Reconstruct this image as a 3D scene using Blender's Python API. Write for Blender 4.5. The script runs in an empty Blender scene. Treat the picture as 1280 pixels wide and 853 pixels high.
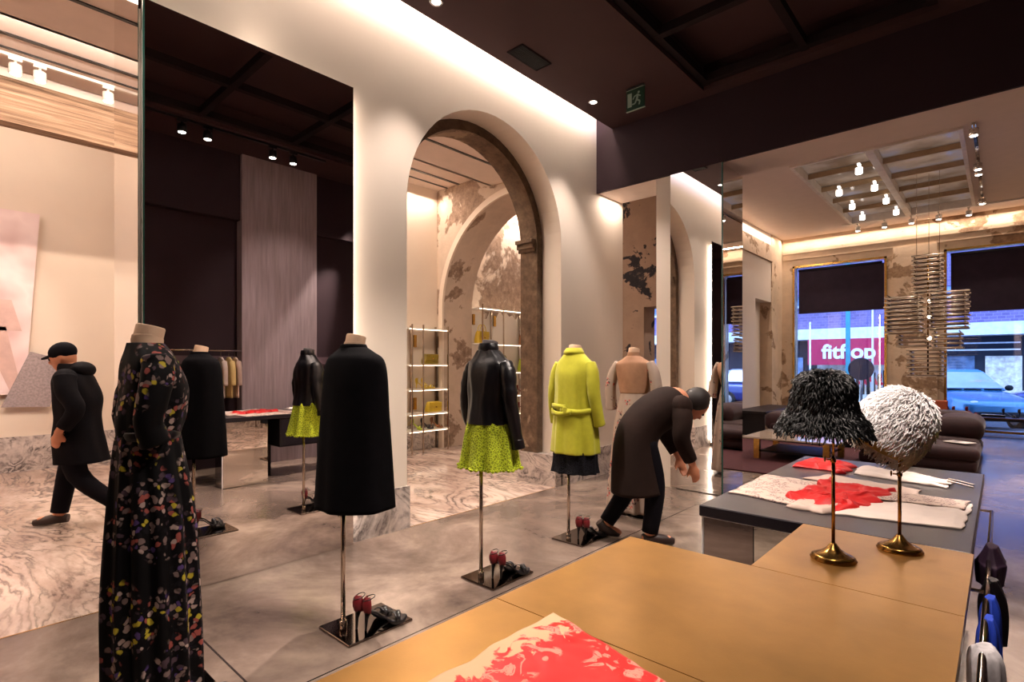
import bpy, bmesh, math, random
from mathutils import Vector, Matrix, noise
random.seed(7)
R = math.radians
C = bpy.context.scene.collection
sc = bpy.context.scene

# ------------------------------------------------------------------ colour / materials
def lin(c):
    c = c / 255.0
    return c / 12.92 if c <= 0.04045 else ((c + 0.055) / 1.055) ** 2.4
def S(r, g, b): return (lin(r), lin(g), lin(b), 1.0)

def base_mat(name):
    m = bpy.data.materials.new(name); m.use_nodes = True
    nt = m.node_tree
    return m, nt, nt.nodes['Principled BSDF']
def N(nt, t, **kw):
    n = nt.nodes.new(t)
    for k, v in kw.items(): setattr(n, k, v)
    return n
def coords(nt, scale=(1, 1, 1), rot=(0, 0, 0), src='Object'):
    tc = N(nt, 'ShaderNodeTexCoord'); mp = N(nt, 'ShaderNodeMapping')
    mp.inputs['Scale'].default_value = scale; mp.inputs['Rotation'].default_value = rot
    nt.links.new(tc.outputs[src], mp.inputs['Vector'])
    return mp.outputs['Vector']
def ntex(nt, vec, scale, detail=4, rough=.55, dist=0):
    n = N(nt, 'ShaderNodeTexNoise')
    n.inputs['Scale'].default_value = scale; n.inputs['Detail'].default_value = detail
    n.inputs['Roughness'].default_value = rough; n.inputs['Distortion'].default_value = dist
    nt.links.new(vec, n.inputs['Vector']); return n
def ramp(nt, fac, stops, interp='LINEAR'):
    r = N(nt, 'ShaderNodeValToRGB'); r.color_ramp.interpolation = interp
    e = r.color_ramp.elements
    while len(e) > 1: e.remove(e[-1])
    e[0].position = stops[0][0]; e[0].color = stops[0][1]
    for p, c in stops[1:]:
        q = e.new(p); q.color = c
    nt.links.new(fac, r.inputs['Fac']); return r
def mixc(nt, fac, a, b):
    m = N(nt, 'ShaderNodeMix', data_type='RGBA')
    if isinstance(fac, float): m.inputs[0].default_value = fac
    else: nt.links.new(fac, m.inputs[0])
    for i, v in ((6, a), (7, b)):
        if isinstance(v, tuple): m.inputs[i].default_value = v
        else: nt.links.new(v, m.inputs[i])
    return m.outputs[2]
def bump(nt, b, h, strength=.2, dist=.01):
    n = N(nt, 'ShaderNodeBump'); n.inputs['Strength'].default_value = strength
    n.inputs['Distance'].default_value = dist
    nt.links.new(h, n.inputs['Height']); nt.links.new(n.outputs['Normal'], b.inputs['Normal'])
def mat(name, col, rough=.5, metal=0, var=.12, vscale=6, bmp=0, bscale=60, spec=.5, sheen=0, stretch=(1, 1, 1), coat=0):
    m, nt, b = base_mat(name)
    v = coords(nt, stretch)
    n = ntex(nt, v, vscale)
    dk = tuple(c * (1 - var) for c in col[:3]) + (1,); lt = tuple(min(1, c * (1 + var)) for c in col[:3]) + (1,)
    r = ramp(nt, n.outputs['Fac'], [(.3, dk), (.7, lt)])
    nt.links.new(r.outputs['Color'], b.inputs['Base Color'])
    b.inputs['Roughness'].default_value = rough; b.inputs['Metallic'].default_value = metal
    b.inputs['Specular IOR Level'].default_value = spec
    if sheen:
        b.inputs['Sheen Weight'].default_value = sheen; b.inputs['Sheen Roughness'].default_value = .4
    if coat: b.inputs['Coat Weight'].default_value = coat; b.inputs['Coat Roughness'].default_value = .1
    if bmp: bump(nt, b, ntex(nt, v, bscale).outputs['Fac'], bmp, .004)
    return m
def emit(name, col, strength):
    m, nt, b = base_mat(name)
    b.inputs['Base Color'].default_value = col
    b.inputs['Emission Color'].default_value = col; b.inputs['Emission Strength'].default_value = strength
    return m
def mirror(name, tint=(.9, .9, .9, 1), rough=.0):
    m, nt, b = base_mat(name)
    b.inputs['Base Color'].default_value = tint; b.inputs['Metallic'].default_value = 1
    b.inputs['Roughness'].default_value = rough
    return m
def glass(name, tint=(.95, .97, .97, 1), alpha=.9):
    m, nt, b = base_mat(name)
    t = N(nt, 'ShaderNodeBsdfTransparent'); t.inputs[0].default_value = tint
    g = N(nt, 'ShaderNodeBsdfGlossy'); g.inputs['Roughness'].default_value = .02
    f = N(nt, 'ShaderNodeFresnel'); f.inputs[0].default_value = 1.5
    mx = N(nt, 'ShaderNodeMixShader')
    mth = N(nt, 'ShaderNodeMath', operation='ADD'); mth.inputs[1].default_value = 1 - alpha
    nt.links.new(f.outputs[0], mth.inputs[0]); nt.links.new(mth.outputs[0], mx.inputs[0])
    nt.links.new(t.outputs[0], mx.inputs[1]); nt.links.new(g.outputs[0], mx.inputs[2])
    nt.links.new(mx.outputs[0], nt.nodes['Material Output'].inputs[0])
    return m

def mat_marble(name, lo, hi, vein, scale=1.0, rough=.16, rot=.5, lines=11, width=.30, stretch=(.55, 1.5, 1.2)):
    """swirling veins: contour lines of a warped noise field"""
    m, nt, b = base_mat(name)
    v = coords(nt, tuple(scale * k for k in stretch), (0, 0, rot))
    n = ntex(nt, v, .75, 7, .52, .9); n3 = ntex(nt, v, 16, 5, .7)
    ad = N(nt, 'ShaderNodeMath', operation='MULTIPLY_ADD'); nt.links.new(n3.outputs['Fac'], ad.inputs[0]); ad.inputs[1].default_value = .035; nt.links.new(n.outputs['Fac'], ad.inputs[2])
    mu = N(nt, 'ShaderNodeMath', operation='MULTIPLY'); nt.links.new(ad.outputs[0], mu.inputs[0]); mu.inputs[1].default_value = lines * 2.0
    pp = N(nt, 'ShaderNodeMath', operation='PINGPONG'); nt.links.new(mu.outputs[0], pp.inputs[0]); pp.inputs[1].default_value = .5
    k = ramp(nt, pp.outputs[0], [(0, (.95, .95, .95, 1)), (width * .5, (.35, .35, .35, 1)), (width, (0, 0, 0, 1))])
    k2 = ramp(nt, ntex(nt, v, 1.9, 5, .6).outputs['Fac'], [(.36, (.12, .12, .12, 1)), (.62, (1, 1, 1, 1))])
    mm = N(nt, 'ShaderNodeMath', operation='MULTIPLY')
    nt.links.new(k.outputs[0], mm.inputs[0]); nt.links.new(k2.outputs[0], mm.inputs[1])
    c1 = ramp(nt, ntex(nt, v, 2.2, 6, .65).outputs['Fac'], [(.35, lo), (.6, hi)])
    nt.links.new(mixc(nt, mm.outputs[0], c1.outputs[0], vein), b.inputs['Base Color'])
    b.inputs['Roughness'].default_value = rough
    return m
def mat_concrete(name):
    m, nt, b = base_mat(name)
    v = coords(nt)
    n1 = ntex(nt, v, .9, 8, .62, .6); n2 = ntex(nt, v, 7, 8, .7)
    c = ramp(nt, n1.outputs['Fac'], [(.33, S(78, 66, 60)), (.5, S(120, 104, 94)), (.68, S(162, 144, 130))])
    c2 = ramp(nt, n2.outputs['Fac'], [(.35, (.72, .7, .7, 1)), (.65, (1, 1, 1, 1))])
    mx = N(nt, 'ShaderNodeMix', data_type='RGBA', blend_type='MULTIPLY'); mx.inputs[0].default_value = .55
    nt.links.new(c.outputs[0], mx.inputs[6]); nt.links.new(c2.outputs[0], mx.inputs[7])
    # saw-cut joints, a grid in plan
    tc = N(nt, 'ShaderNodeTexCoord'); sp = N(nt, 'ShaderNodeSeparateXYZ'); nt.links.new(tc.outputs['Object'], sp.inputs[0])
    def line(sock, at, w=.005):
        s = N(nt, 'ShaderNodeMath', operation='SUBTRACT'); s.inputs[1].default_value = at; nt.links.new(sock, s.inputs[0])
        a = N(nt, 'ShaderNodeMath', operation='ABSOLUTE'); nt.links.new(s.outputs[0], a.inputs[0])
        l = N(nt, 'ShaderNodeMath', operation='LESS_THAN'); l.inputs[1].default_value = w; nt.links.new(a.outputs[0], l.inputs[0])
        return l.outputs[0]
    acc = None
    for s_, at in ((sp.outputs[0], -2.27), (sp.outputs[0], .5), (sp.outputs[1], .97), (sp.outputs[1], 5.8), (sp.outputs[1], 9.6)):
        l = line(s_, at)
        if acc is None: acc = l
        else:
            mxx = N(nt, 'ShaderNodeMath', operation='MAXIMUM'); nt.links.new(acc, mxx.inputs[0]); nt.links.new(l, mxx.inputs[1]); acc = mxx.outputs[0]
    nt.links.new(mixc(nt, acc, mx.outputs[2], S(50, 42, 40)), b.inputs['Base Color'])
    rr = N(nt, 'ShaderNodeMapRange'); rr.inputs[3].default_value = .10; rr.inputs[4].default_value = .32
    nt.links.new(n1.outputs['Fac'], rr.inputs[0]); nt.links.new(rr.outputs[0], b.inputs['Roughness'])
    bump(nt, b, n2.outputs['Fac'], .08, .004)
    return m
def mat_peeled(name, plaster, under, dark, thr=.5, scale=1.1, hi_z=None):
    m, nt, b = base_mat(name)
    v = coords(nt)
    n1 = ntex(nt, v, scale, 9, .6, .4); n2 = ntex(nt, v, 9, 8, .7); n3 = ntex(nt, v, 2.6, 6, .65)
    u = ramp(nt, n2.outputs['Fac'], [(.3, dark), (.6, under), (.8, plaster)])
    k = ramp(nt, n1.outputs['Fac'], [(thr - .01, (0, 0, 0, 1)), (thr + .01, (1, 1, 1, 1))])
    p = ramp(nt, n3.outputs['Fac'], [(.3, tuple(c * .82 for c in plaster[:3]) + (1,)), (.6, plaster)])
    nt.links.new(mixc(nt, k.outputs[0], p.outputs[0], u.outputs[0]), b.inputs['Base Color'])
    b.inputs['Roughness'].default_value = .9
    bump(nt, b, n2.outputs['Fac'], .5, .02)
    return m
def mat_wood(name):
    m, nt, b = base_mat(name)
    v = coords(nt, (6, .35, 10))
    n = ntex(nt, v, 2.2, 8, .7, .5)
    c = ramp(nt, n.outputs['Fac'], [(.3, S(78, 58, 44)), (.5, S(150, 122, 98)), (.7, S(188, 162, 136))])
    nt.links.new(c.outputs[0], b.inputs['Base Color']); b.inputs['Roughness'].default_value = .85
    bump(nt, b, n.outputs['Fac'], .5, .02)
    return m
def mat_floral(name, ground, ramp_cols, scale=9, thr=.42, rough=.7, soft=.05):
    """scattered flower heads: voronoi cells with petals, coloured per cell"""
    m, nt, b = base_mat(name)
    v = coords(nt)
    warp = ntex(nt, v, 14, 3)
    ad = N(nt, 'ShaderNodeMix', data_type='RGBA', blend_type='ADD'); ad.inputs[0].default_value = .055
    nt.links.new(v, ad.inputs[6]); nt.links.new(warp.outputs['Color'], ad.inputs[7])
    vo = N(nt, 'ShaderNodeTexVoronoi'); vo.inputs['Scale'].default_value = scale; nt.links.new(ad.outputs[2], vo.inputs['Vector'])
    v2 = N(nt, 'ShaderNodeTexVoronoi'); v2.inputs['Scale'].default_value = scale * 5.5; nt.links.new(ad.outputs[2], v2.inputs['Vector'])
    bw = N(nt, 'ShaderNodeSeparateColor'); nt.links.new(v2.outputs['Color'], bw.inputs[0])
    cr = ramp(nt, bw.outputs[0], ramp_cols, 'CONSTANT')
    k = ramp(nt, vo.outputs['Distance'], [(thr - soft, (1, 1, 1, 1)), (thr + soft, (0, 0, 0, 1))])
    k2 = ramp(nt, v2.outputs['Distance'], [(.42, (1, 1, 1, 1)), (.55, (0, 0, 0, 1))])
    n3 = ntex(nt, v, 3.1, 3)
    k3 = ramp(nt, n3.outputs['Fac'], [(.22, (0, 0, 0, 1)), (.30, (1, 1, 1, 1))])
    mu = N(nt, 'ShaderNodeMath', operation='MULTIPLY'); nt.links.new(k.outputs[0], mu.inputs[0]); nt.links.new(k2.outputs[0], mu.inputs[1])
    mu2 = N(nt, 'ShaderNodeMath', operation='MULTIPLY'); nt.links.new(mu.outputs[0], mu2.inputs[0]); nt.links.new(k3.outputs[0], mu2.inputs[1])
    nt.links.new(mixc(nt, mu2.outputs[0], ground, cr.outputs[0]), b.inputs['Base Color'])
    b.inputs['Roughness'].default_value = rough
    return m
def mat_lace(name, ground, thread, scale=60, rough=.8):
    m, nt, b = base_mat(name)
    v = coords(nt)
    vo = N(nt, 'ShaderNodeTexVoronoi', feature='DISTANCE_TO_EDGE'); vo.inputs['Scale'].default_value = scale
    nt.links.new(v, vo.inputs['Vector'])
    k = ramp(nt, vo.outputs['Distance'], [(.05, (1, 1, 1, 1)), (.16, (0, 0, 0, 1))])
    nt.links.new(mixc(nt, k.outputs[0], ground, thread), b.inputs['Base Color'])
    b.inputs['Roughness'].default_value = rough
    bump(nt, b, k.outputs[0], .8, .006)
    return m
def mat_slip(name, x0, y1, coral, lace, pale):
    """coral satin; lace applique motifs inside the left and far borders"""
    m, nt, b = base_mat(name)
    tc = N(nt, 'ShaderNodeTexCoord'); sp = N(nt, 'ShaderNodeSeparateXYZ'); nt.links.new(tc.outputs['Object'], sp.inputs[0])
    def dist(sock, at, sgn):
        a = N(nt, 'ShaderNodeMath', operation='SUBTRACT'); nt.links.new(sock, a.inputs[0]); a.inputs[1].default_value = at
        c = N(nt, 'ShaderNodeMath', operation='MULTIPLY'); nt.links.new(a.outputs[0], c.inputs[0]); c.inputs[1].default_value = sgn
        return c.outputs[0]
    dx = dist(sp.outputs[0], x0, 1); dy = dist(sp.outputs[1], y1, -1.3)
    mn = N(nt, 'ShaderNodeMath', operation='MINIMUM'); nt.links.new(dx, mn.inputs[0]); nt.links.new(dy, mn.inputs[1])
    n = ntex(nt, tc.outputs['Object'], 13, 3, .5, 1.5)
    ad = N(nt, 'ShaderNodeMath', operation='MULTIPLY_ADD'); nt.links.new(n.outputs['Fac'], ad.inputs[0]); ad.inputs[1].default_value = .22
    nt.links.new(dx, ad.inputs[2])
    edge = ramp(nt, ad.outputs[0], [(.165, (1, 1, 1, 1)), (.17, (0, 0, 0, 1))])      # solid lace border
    n2 = ntex(nt, tc.outputs['Object'], 20, 3, .55, 1.6)
    mo = ramp(nt, n2.outputs['Fac'], [(.53, (0, 0, 0, 1)), (.54, (1, 1, 1, 1)), (.60, (1, 1, 1, 1)), (.605, (.25, .25, .25, 1)), (.62, (.25, .25, .25, 1)), (.625, (1, 1, 1, 1))])
    n4 = ntex(nt, tc.outputs['Object'], 6, 2, .5, .5)
    ad2 = N(nt, 'ShaderNodeMath', operation='MULTIPLY_ADD'); nt.links.new(n4.outputs['Fac'], ad2.inputs[0]); ad2.inputs[1].default_value = .35
    nt.links.new(mn.outputs[0], ad2.inputs[2])
    band = ramp(nt, ad2.outputs[0], [(.30, (1, 1, 1, 1)), (.31, (0, 0, 0, 1))])
    mu = N(nt, 'ShaderNodeMath', operation='MULTIPLY'); nt.links.new(mo.outputs[0], mu.inputs[0]); nt.links.new(band.outputs[0], mu.inputs[1])
    c = mixc(nt, mu.outputs[0], coral, pale)
    c = mixc(nt, edge.outputs[0], c, lace)
    nt.links.new(c, b.inputs['Base Color'])
    mx = N(nt, 'ShaderNodeMath', operation='MAXIMUM'); nt.links.new(mu.outputs[0], mx.inputs[0]); nt.links.new(edge.outputs[0], mx.inputs[1])
    rr = N(nt, 'ShaderNodeMapRange'); rr.inputs[3].default_value = .32; rr.inputs[4].default_value = .85
    nt.links.new(mx.outputs[0], rr.inputs[0]); nt.links.new(rr.outputs[0], b.inputs['Roughness'])
    b2 = N(nt, 'ShaderNodeBump'); b2.inputs['Strength'].default_value = .5; b2.inputs['Distance'].default_value = .003
    nt.links.new(mx.outputs[0], b2.inputs['Height']); nt.links.new(b2.outputs[0], b.inputs['Normal'])
    return m
def mat_brick(name, c1, c2, mortar, scale=4):
    m, nt, b = base_mat(name)
    v = coords(nt, (1, 1, 1), (R(90), 0, 0))
    br = N(nt, 'ShaderNodeTexBrick'); br.inputs['Scale'].default_value = scale
    br.inputs['Color1'].default_value = c1; br.inputs['Color2'].default_value = c2; br.inputs['Mortar'].default_value = mortar
    nt.links.new(v, br.inputs['Vector']); nt.links.new(br.outputs[0], b.inputs['Base Color'])
    b.inputs['Roughness'].default_value = .85
    return m
def mat_art(name):
    m, nt, b = base_mat(name)
    v = coords(nt, (1, 1, 1))
    n = ntex(nt, v, .9, 3, .5, .3)
    c = ramp(nt, n.outputs['Fac'], [(.3, S(205, 168, 165)), (.48, S(238, 215, 212)), (.7, S(196, 158, 158))])
    nt.links.new(c.outputs[0], b.inputs['Base Color']); b.inputs['Roughness'].default_value = .6
    return m

M = {}
M['white_wall'] = mat('white_wall', S(226, 214, 200), .8, var=.03, vscale=1.2, bmp=.05, bscale=40)
M['back_wall'] = mat('back_wall', S(224, 208, 190), .8, var=.05, vscale=.8)
M['dark_paint'] = mat('dark_paint', S(50, 36, 42), .75, var=.08, vscale=2)
M['dark_ceiling'] = mat('dark_ceiling', S(70, 50, 51), .7, var=.06, vscale=2)
M['dark_panel'] = mat('dark_panel', S(34, 24, 26), .75, var=.06)
M['ceiling_pale'] = mat('ceiling_pale', S(222, 206, 196), .85, var=.03)
M['fabric_column'] = mat('fabric_column', S(156, 140, 146), .85, var=.18, vscale=5, stretch=(6, 6, .4), bmp=.3, bscale=90)
M['fabric_dark'] = mat('plum_rail_paint', S(92, 72, 80), .8)
M['concrete'] = mat_concrete('polished_concrete')
M['marble_floor'] = mat_marble('marble_floor', S(164, 138, 126), S(212, 190, 176), S(54, 42, 42), 1.0, .14, -.5, 11, .34)
M['marble_base'] = mat_marble('marble_base', S(176, 164, 158), S(214, 202, 194), S(56, 50, 54), 2.2, .2, .3, 6, .45, (1, 1, 1.4))
M['stone'] = mat_peeled('old_stone', S(150, 128, 106), S(116, 94, 74), S(72, 56, 44), .36, 2.0)
M['peeled'] = mat_peeled('peeled_plaster', S(232, 216, 198), S(160, 136, 116), S(116, 94, 78), .50, .62)
M['peeled2'] = mat_peeled('peeled_plaster_dark', S(206, 186, 166), S(160, 136, 116), S(106, 84, 68), .54, 1.3)
M['peeled3'] = mat_peeled('peeled_plaster_black', S(158, 134, 116), S(40, 36, 42), S(26, 22, 28), .57, 1.9)
M['far_plaster'] = mat_peeled('far_plaster', S(216, 192, 164), S(172, 142, 112), S(120, 92, 70), .58, 1.5)
M['wood'] = mat_wood('old_timber')
M['mirror'] = mirror('mirror_glass', (.80, .76, .74, 1))
M['mirror_clear'] = mirror('mirror_clear', (.86, .83, .8, 1))
M['mirror_dark_refl'] = mirror('dark_refl_mirror', (.34, .30, .29, 1), .03)  # darker reflection painted into the tint; the pale copy below is the lighter one
M['mirror_pale'] = mirror('pale_mirror', (.90, .92, .86, 1), .02)
M['mirror_edge'] = mat('mirror_edge', S(40, 90, 80), .2)
M['gold_top'] = mat('gold_top', S(184, 138, 76), .30, .75, var=.14, vscale=5, bmp=.05, bscale=240)
M['black_top'] = mat('black_top', S(26, 22, 30), .3, 0, var=.12, vscale=4, bmp=.1, bscale=200)
M['black_body'] = mat('black_body', S(30, 26, 28), .4)
M['brass'] = mat('aged_brass', S(150, 112, 58), .24, 1, var=.2, vscale=20)
M['gold_metal'] = mat('gold_metal', S(210, 164, 84), .25, 1, var=.1)
M['steel'] = mat('brushed_steel', S(196, 180, 164), .16, 1, var=.08, vscale=8)
M['plate'] = mat('plate_steel', S(120, 108, 102), .08, 1, var=.1, vscale=5)
M['velvet'] = mat('black_velvet', S(10, 9, 12), .95, var=.2, vscale=20, bmp=.3, bscale=200, spec=.15)
M['satin'] = mat('black_satin', S(9, 7, 12), .34, var=.2, vscale=14, bmp=.7, bscale=14)
M['black_lace'] = mat_lace('black_lace', S(6, 6, 10), S(26, 26, 34), 70)
M['green_wool'] = mat('chartreuse_wool', S(176, 174, 36), .85, var=.06, vscale=30, bmp=.15, bscale=260, sheen=.2)
M['green_lace'] = mat_lace('green_lace', S(140, 158, 8), S(206, 222, 40), 62)
M['linen'] = mat('linen_body', S(204, 172, 144), .85, var=.08, vscale=20, bmp=.1, bscale=200)
M['linen_dark'] = mat('linen_body_brown', S(168, 126, 98), .85, var=.08, vscale=20)
M['grey_neck'] = mat('grey_neck', S(72, 66, 66), .8)
fl = [(0, S(20, 18, 22)), (.22, S(122, 102, 98)), (.42, S(74, 58, 66)), (.58, S(150, 78, 70)), (.70, S(176, 160, 50)), (.78, S(168, 146, 138)), (.92, S(80, 60, 110))]
M['floral_black'] = mat_floral('black_floral_chiffon', S(4, 3, 5), fl, 7.5, .62)
M['floral_beige'] = mat_floral('beige_floral_silk', S(176, 156, 142), [(0, S(70, 52, 60)), (.4, S(120, 70, 70)), (.6, S(40, 34, 44)), (.8, S(190, 60, 60))], 9, .42)
M['red_patent'] = mat('red_suede', S(112, 10, 22), .5, var=.2, vscale=20)
M['black_leather'] = mat('black_leather', S(18, 15, 18), .28, var=.2)
M['black_feather'] = mat('black_ruffle', S(3, 3, 4), .35, var=.4, vscale=60)
M['white_feather'] = mat('white_ruffle', S(252, 244, 244), .7, var=.1, vscale=60)
M['cream_lining'] = mat('cream_lining', S(232, 206, 140), .7)
M['burgundy'] = mat('burgundy_velvet', S(46, 17, 20), .8, var=.3, vscale=7, bmp=.2, bscale=60, sheen=.15)
M['rug'] = mat('burgundy_rug', S(74, 30, 36), .95, var=.2, vscale=20, bmp=.6, bscale=120)
M['red_silk'] = mat('red_silk', S(196, 8, 10), .5, var=.08, vscale=15, bmp=.2, bscale=30)
M['beige_silk'] = mat('beige_silk', S(196, 172, 158), .55, var=.06, vscale=12, bmp=.2, bscale=30)
M['white_silk'] = mat('white_silk', S(214, 198, 188), .55, var=.05, vscale=12, bmp=.2, bscale=30)
M['print_silk'] = mat_floral('printed_silk', S(198, 176, 162), [(0, S(120, 96, 96)), (.5, S(176, 140, 130)), (.8, S(96, 76, 84))], 26, .6)
M['slip'] = mat_slip('coral_satin_lace', -.80, 1.0, S(216, 34, 36), S(206, 172, 134), S(226, 146, 128))
M['lens_soft'] = emit('lit_frosted_lamp', (1, .92, .84, 1), 1.4)
M['led'] = emit('led_warm', (1, .84, .66, 1), 6)
M['lens'] = emit('lamp_lens', (1, .93, .84, 1), 14)
M['lens_warm'] = emit('lamp_lens_warm', (1, .85, .62, 1), 9)
M['white_paint'] = mat('white_enamel', S(226, 218, 208), .4)
M['black_paint'] = mat('black_enamel', S(20, 18, 20), .4)
m_, nt_, b_ = base_mat('skylight_glass_added_glow'); n_ = ntex(nt_, coords(nt_), 1.3, 3); r_ = ramp(nt_, n_.outputs['Fac'], [(.35, S(150, 130, 110)), (.55, S(205, 190, 176)), (.7, S(190, 196, 226))])
nt_.links.new(r_.outputs[0], b_.inputs['Base Color']); nt_.links.new(r_.outputs[0], b_.inputs['Emission Color']); b_.inputs['Emission Strength'].default_value = .10; b_.inputs['Roughness'].default_value = .1  # faint emission added to brighten the panes, which are no lamp
M['pane_glow'] = m_
M['rod'] = mat('polished_rod', S(246, 226, 200), .25, .6, var=.1, vscale=30)
M['rod_dark'] = mat('bronze_rod', S(70, 48, 34), .3, .7, var=.1, vscale=30)
M['old_brass_paint'] = mat('beige_bar', S(170, 144, 112), .6)
M['chrome'] = mat('chrome', S(220, 215, 210), .12, 1)
M['clear_glass'] = glass('clear_glass', (.94, .96, .97, 1), .96)
M['sky_glass'] = mat('skylight_glass', S(206, 192, 178), .08, .35, var=.16, vscale=1.5)
M['shelf_glass'] = mat('frosted_shelf', S(245, 238, 226), .2)
M['exit_green'] = mat('exit_green', S(8, 52, 34), .4)
M['exit_white'] = mat('exit_white', S(150, 172, 156), .5)
M['blind'] = mat('roller_blind', S(46, 36, 50), .8)
M['navy_cloth'] = mat('navy_wool', S(13, 11, 18), .85, var=.2, bmp=.2)
M['coat_black'] = mat('black_down_coat', S(11, 9, 15), .8, var=.2, bmp=.3, bscale=20)
M['coat_brown'] = mat('dark_brown_coat', S(36, 24, 20), .85, var=.25, bmp=.3, bscale=30)
M['skin'] = mat('skin', S(206, 138, 104), .55, var=.05)
M['dark_hair'] = mat('dark_hair', S(30, 20, 18), .6)
M['shoe_brown'] = mat('brown_leather', S(50, 34, 30), .5)
M['eye'] = mat('eye_dark', S(24, 18, 16), .2)
M['bag_tan'] = mat('tan_leather', S(150, 92, 50), .4)
M['bag_yellow'] = mat('yellow_leather', S(206, 176, 50), .4)
M['bag_green'] = mat('lime_leather', S(168, 184, 40), .4)
M['bag_snake'] = mat_floral('patterned_leather', S(150, 130, 30), [(0, S(60, 40, 20)), (.5, S(190, 170, 60)), (.8, S(110, 60, 30))], 30, .6, .4)
M['paper'] = mat('printed_paper', S(236, 228, 220), .6)
M['orange_card'] = mat('orange_card', S(206, 104, 70), .6)
M['art'] = mat_art('pale_pink_print')
M['art_grey'] = mat('grey_print', S(150, 136, 136), .6, var=.25, vscale=40)
M['art_skin'] = mat('print_skin', S(206, 172, 162), .6)
M['blue_cloth'] = mat('blue_cloth', S(38, 72, 200), .6)
M['plum_cloth'] = mat('plum_cloth', S(52, 24, 52), .7)
M['grey_cloth'] = mat('grey_print_cloth', S(200, 194, 196), .7, var=.3, vscale=30)
M['asphalt'] = mat('asphalt', S(80, 84, 92), .8, var=.2, vscale=20)
M['pavement'] = mat('pavement', S(150, 152, 158), .8)
M['facade_brick'] = mat_brick('purple_brick', S(120, 104, 150), S(100, 86, 130), S(140, 126, 165), 2.2)
M['facade_white'] = mat('facade_white', S(226, 226, 232), .7)
M['facade_dark'] = mat('facade_dark', S(20, 24, 44), .6)
M['pink_sign'] = mat('pink_sign', S(190, 8, 70), .5)
M['sign_white'] = mat('sign_white', S(250, 246, 250), .5)
M['shop_glass'] = mat('shop_glass', S(110, 130, 160), .15, .3, var=.5, vscale=3)
M['shop_bright'] = mat('shop_bright', S(236, 214, 196), .6, var=.4, vscale=6)
M['sale_red'] = mat('sale_red', S(226, 24, 60), .5)
M['teal_pole'] = mat('teal_pole', S(50, 140, 150), .5)
M['car_blue'] = mat('car_blue', S(60, 140, 185), .25, .2, var=.02, coat=1)
M['car_navy'] = mat('car_navy', S(22, 42, 120), .25, .2, var=.02, coat=1)
M['car_glass'] = mat('car_glass', S(196, 212, 226), .15, .3, var=.15, vscale=2)
M['tyre'] = mat('tyre', S(22, 22, 24), .8)

for k_, sp_ in (('coat_black', .12), ('coat_brown', .15), ('navy_cloth', .12), ('floral_black', .15), ('black_feather', .3), ('black_lace', .15), ('velvet', .08), ('black_body', .25), ('dark_paint', .2), ('dark_ceiling', .2), ('dark_panel', .2), ('blind', .2)):
    M[k_].node_tree.nodes['Principled BSDF'].inputs['Specular IOR Level'].default_value = sp_
# ------------------------------------------------------------------ mesh helpers
def add_box(bm, x0, x1, y0, y1, z0, z1):
    v = [bm.verts.new((x, y, z)) for z in (z0, z1) for y in (y0, y1) for x in (x0, x1)]
    for f in ((0, 2, 3, 1), (4, 5, 7, 6), (0, 1, 5, 4), (2, 6, 7, 3), (0, 4, 6, 2), (1, 3, 7, 5)):
        bm.faces.new([v[i] for i in f])
    return v
def add_rbox(bm, x0, x1, y0, y1, z0, z1, r=.02, seg=3):
    t = bmesh.new(); add_box(t, x0, x1, y0, y1, z0, z1)
    bmesh.ops.recalc_face_normals(t, faces=t.faces)
    bmesh.ops.bevel(t, geom=t.edges[:], offset=r, segments=seg, profile=.5, affect='EDGES')
    merge(bm, t)
def merge(bm, t, mtx=None, smooth=None):
    mp = {}
    for v in t.verts: mp[v] = bm.verts.new(mtx @ v.co if mtx else v.co)
    for f in t.faces:
        try: nf = bm.faces.new([mp[v] for v in f.verts]); nf.smooth = f.smooth
        except ValueError: pass
    t.free()
def add_prism(bm, poly, axis, a, b):
    """poly: list of 2-D points; axis 'x': points are (y,z); 'y': (x,z); 'z': (x,y)"""
    def P(p, t): return (t, p[0], p[1]) if axis == 'x' else (p[0], t, p[1]) if axis == 'y' else (p[0], p[1], t)
    va = [bm.verts.new(P(p, a)) for p in poly]; vb = [bm.verts.new(P(p, b)) for p in poly]
    n = len(poly)
    bm.faces.new(va); bm.faces.new(vb[::-1])
    for i in range(n): bm.faces.new((va[i], va[(i + 1) % n], vb[(i + 1) % n], vb[i]))
def add_lathe(bm, prof, cx=0, cy=0, cz=0, n=32, smooth=True, mtx=None):
    rings = []
    for r, z in prof:
        ring = []
        for k in range(n):
            a = 2 * math.pi * k / n
            p = Vector((max(r, 1e-4) * math.cos(a), max(r, 1e-4) * math.sin(a), z))
            if mtx: p = mtx @ p
            ring.append(bm.verts.new((p.x + cx, p.y + cy, p.z + cz)))
        rings.append(ring)
    for i in range(len(rings) - 1):
        for k in range(n):
            f = bm.faces.new((rings[i][k], rings[i][(k + 1) % n], rings[i + 1][(k + 1) % n], rings[i + 1][k])); f.smooth = smooth
    bm.faces.new(rings[0][::-1]); bm.faces.new(rings[-1])
def add_rings(bm, rings, smooth=True, cap=(True, True)):
    vs = [[bm.verts.new(p) for p in r] for r in rings]; n = len(vs[0])
    for i in range(len(vs) - 1):
        for k in range(n):
            f = bm.faces.new((vs[i][k], vs[i][(k + 1) % n], vs[i + 1][(k + 1) % n], vs[i + 1][k])); f.smooth = smooth
    if cap[0]: bm.faces.new(vs[0][::-1])
    if cap[1]: bm.faces.new(vs[-1])
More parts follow.
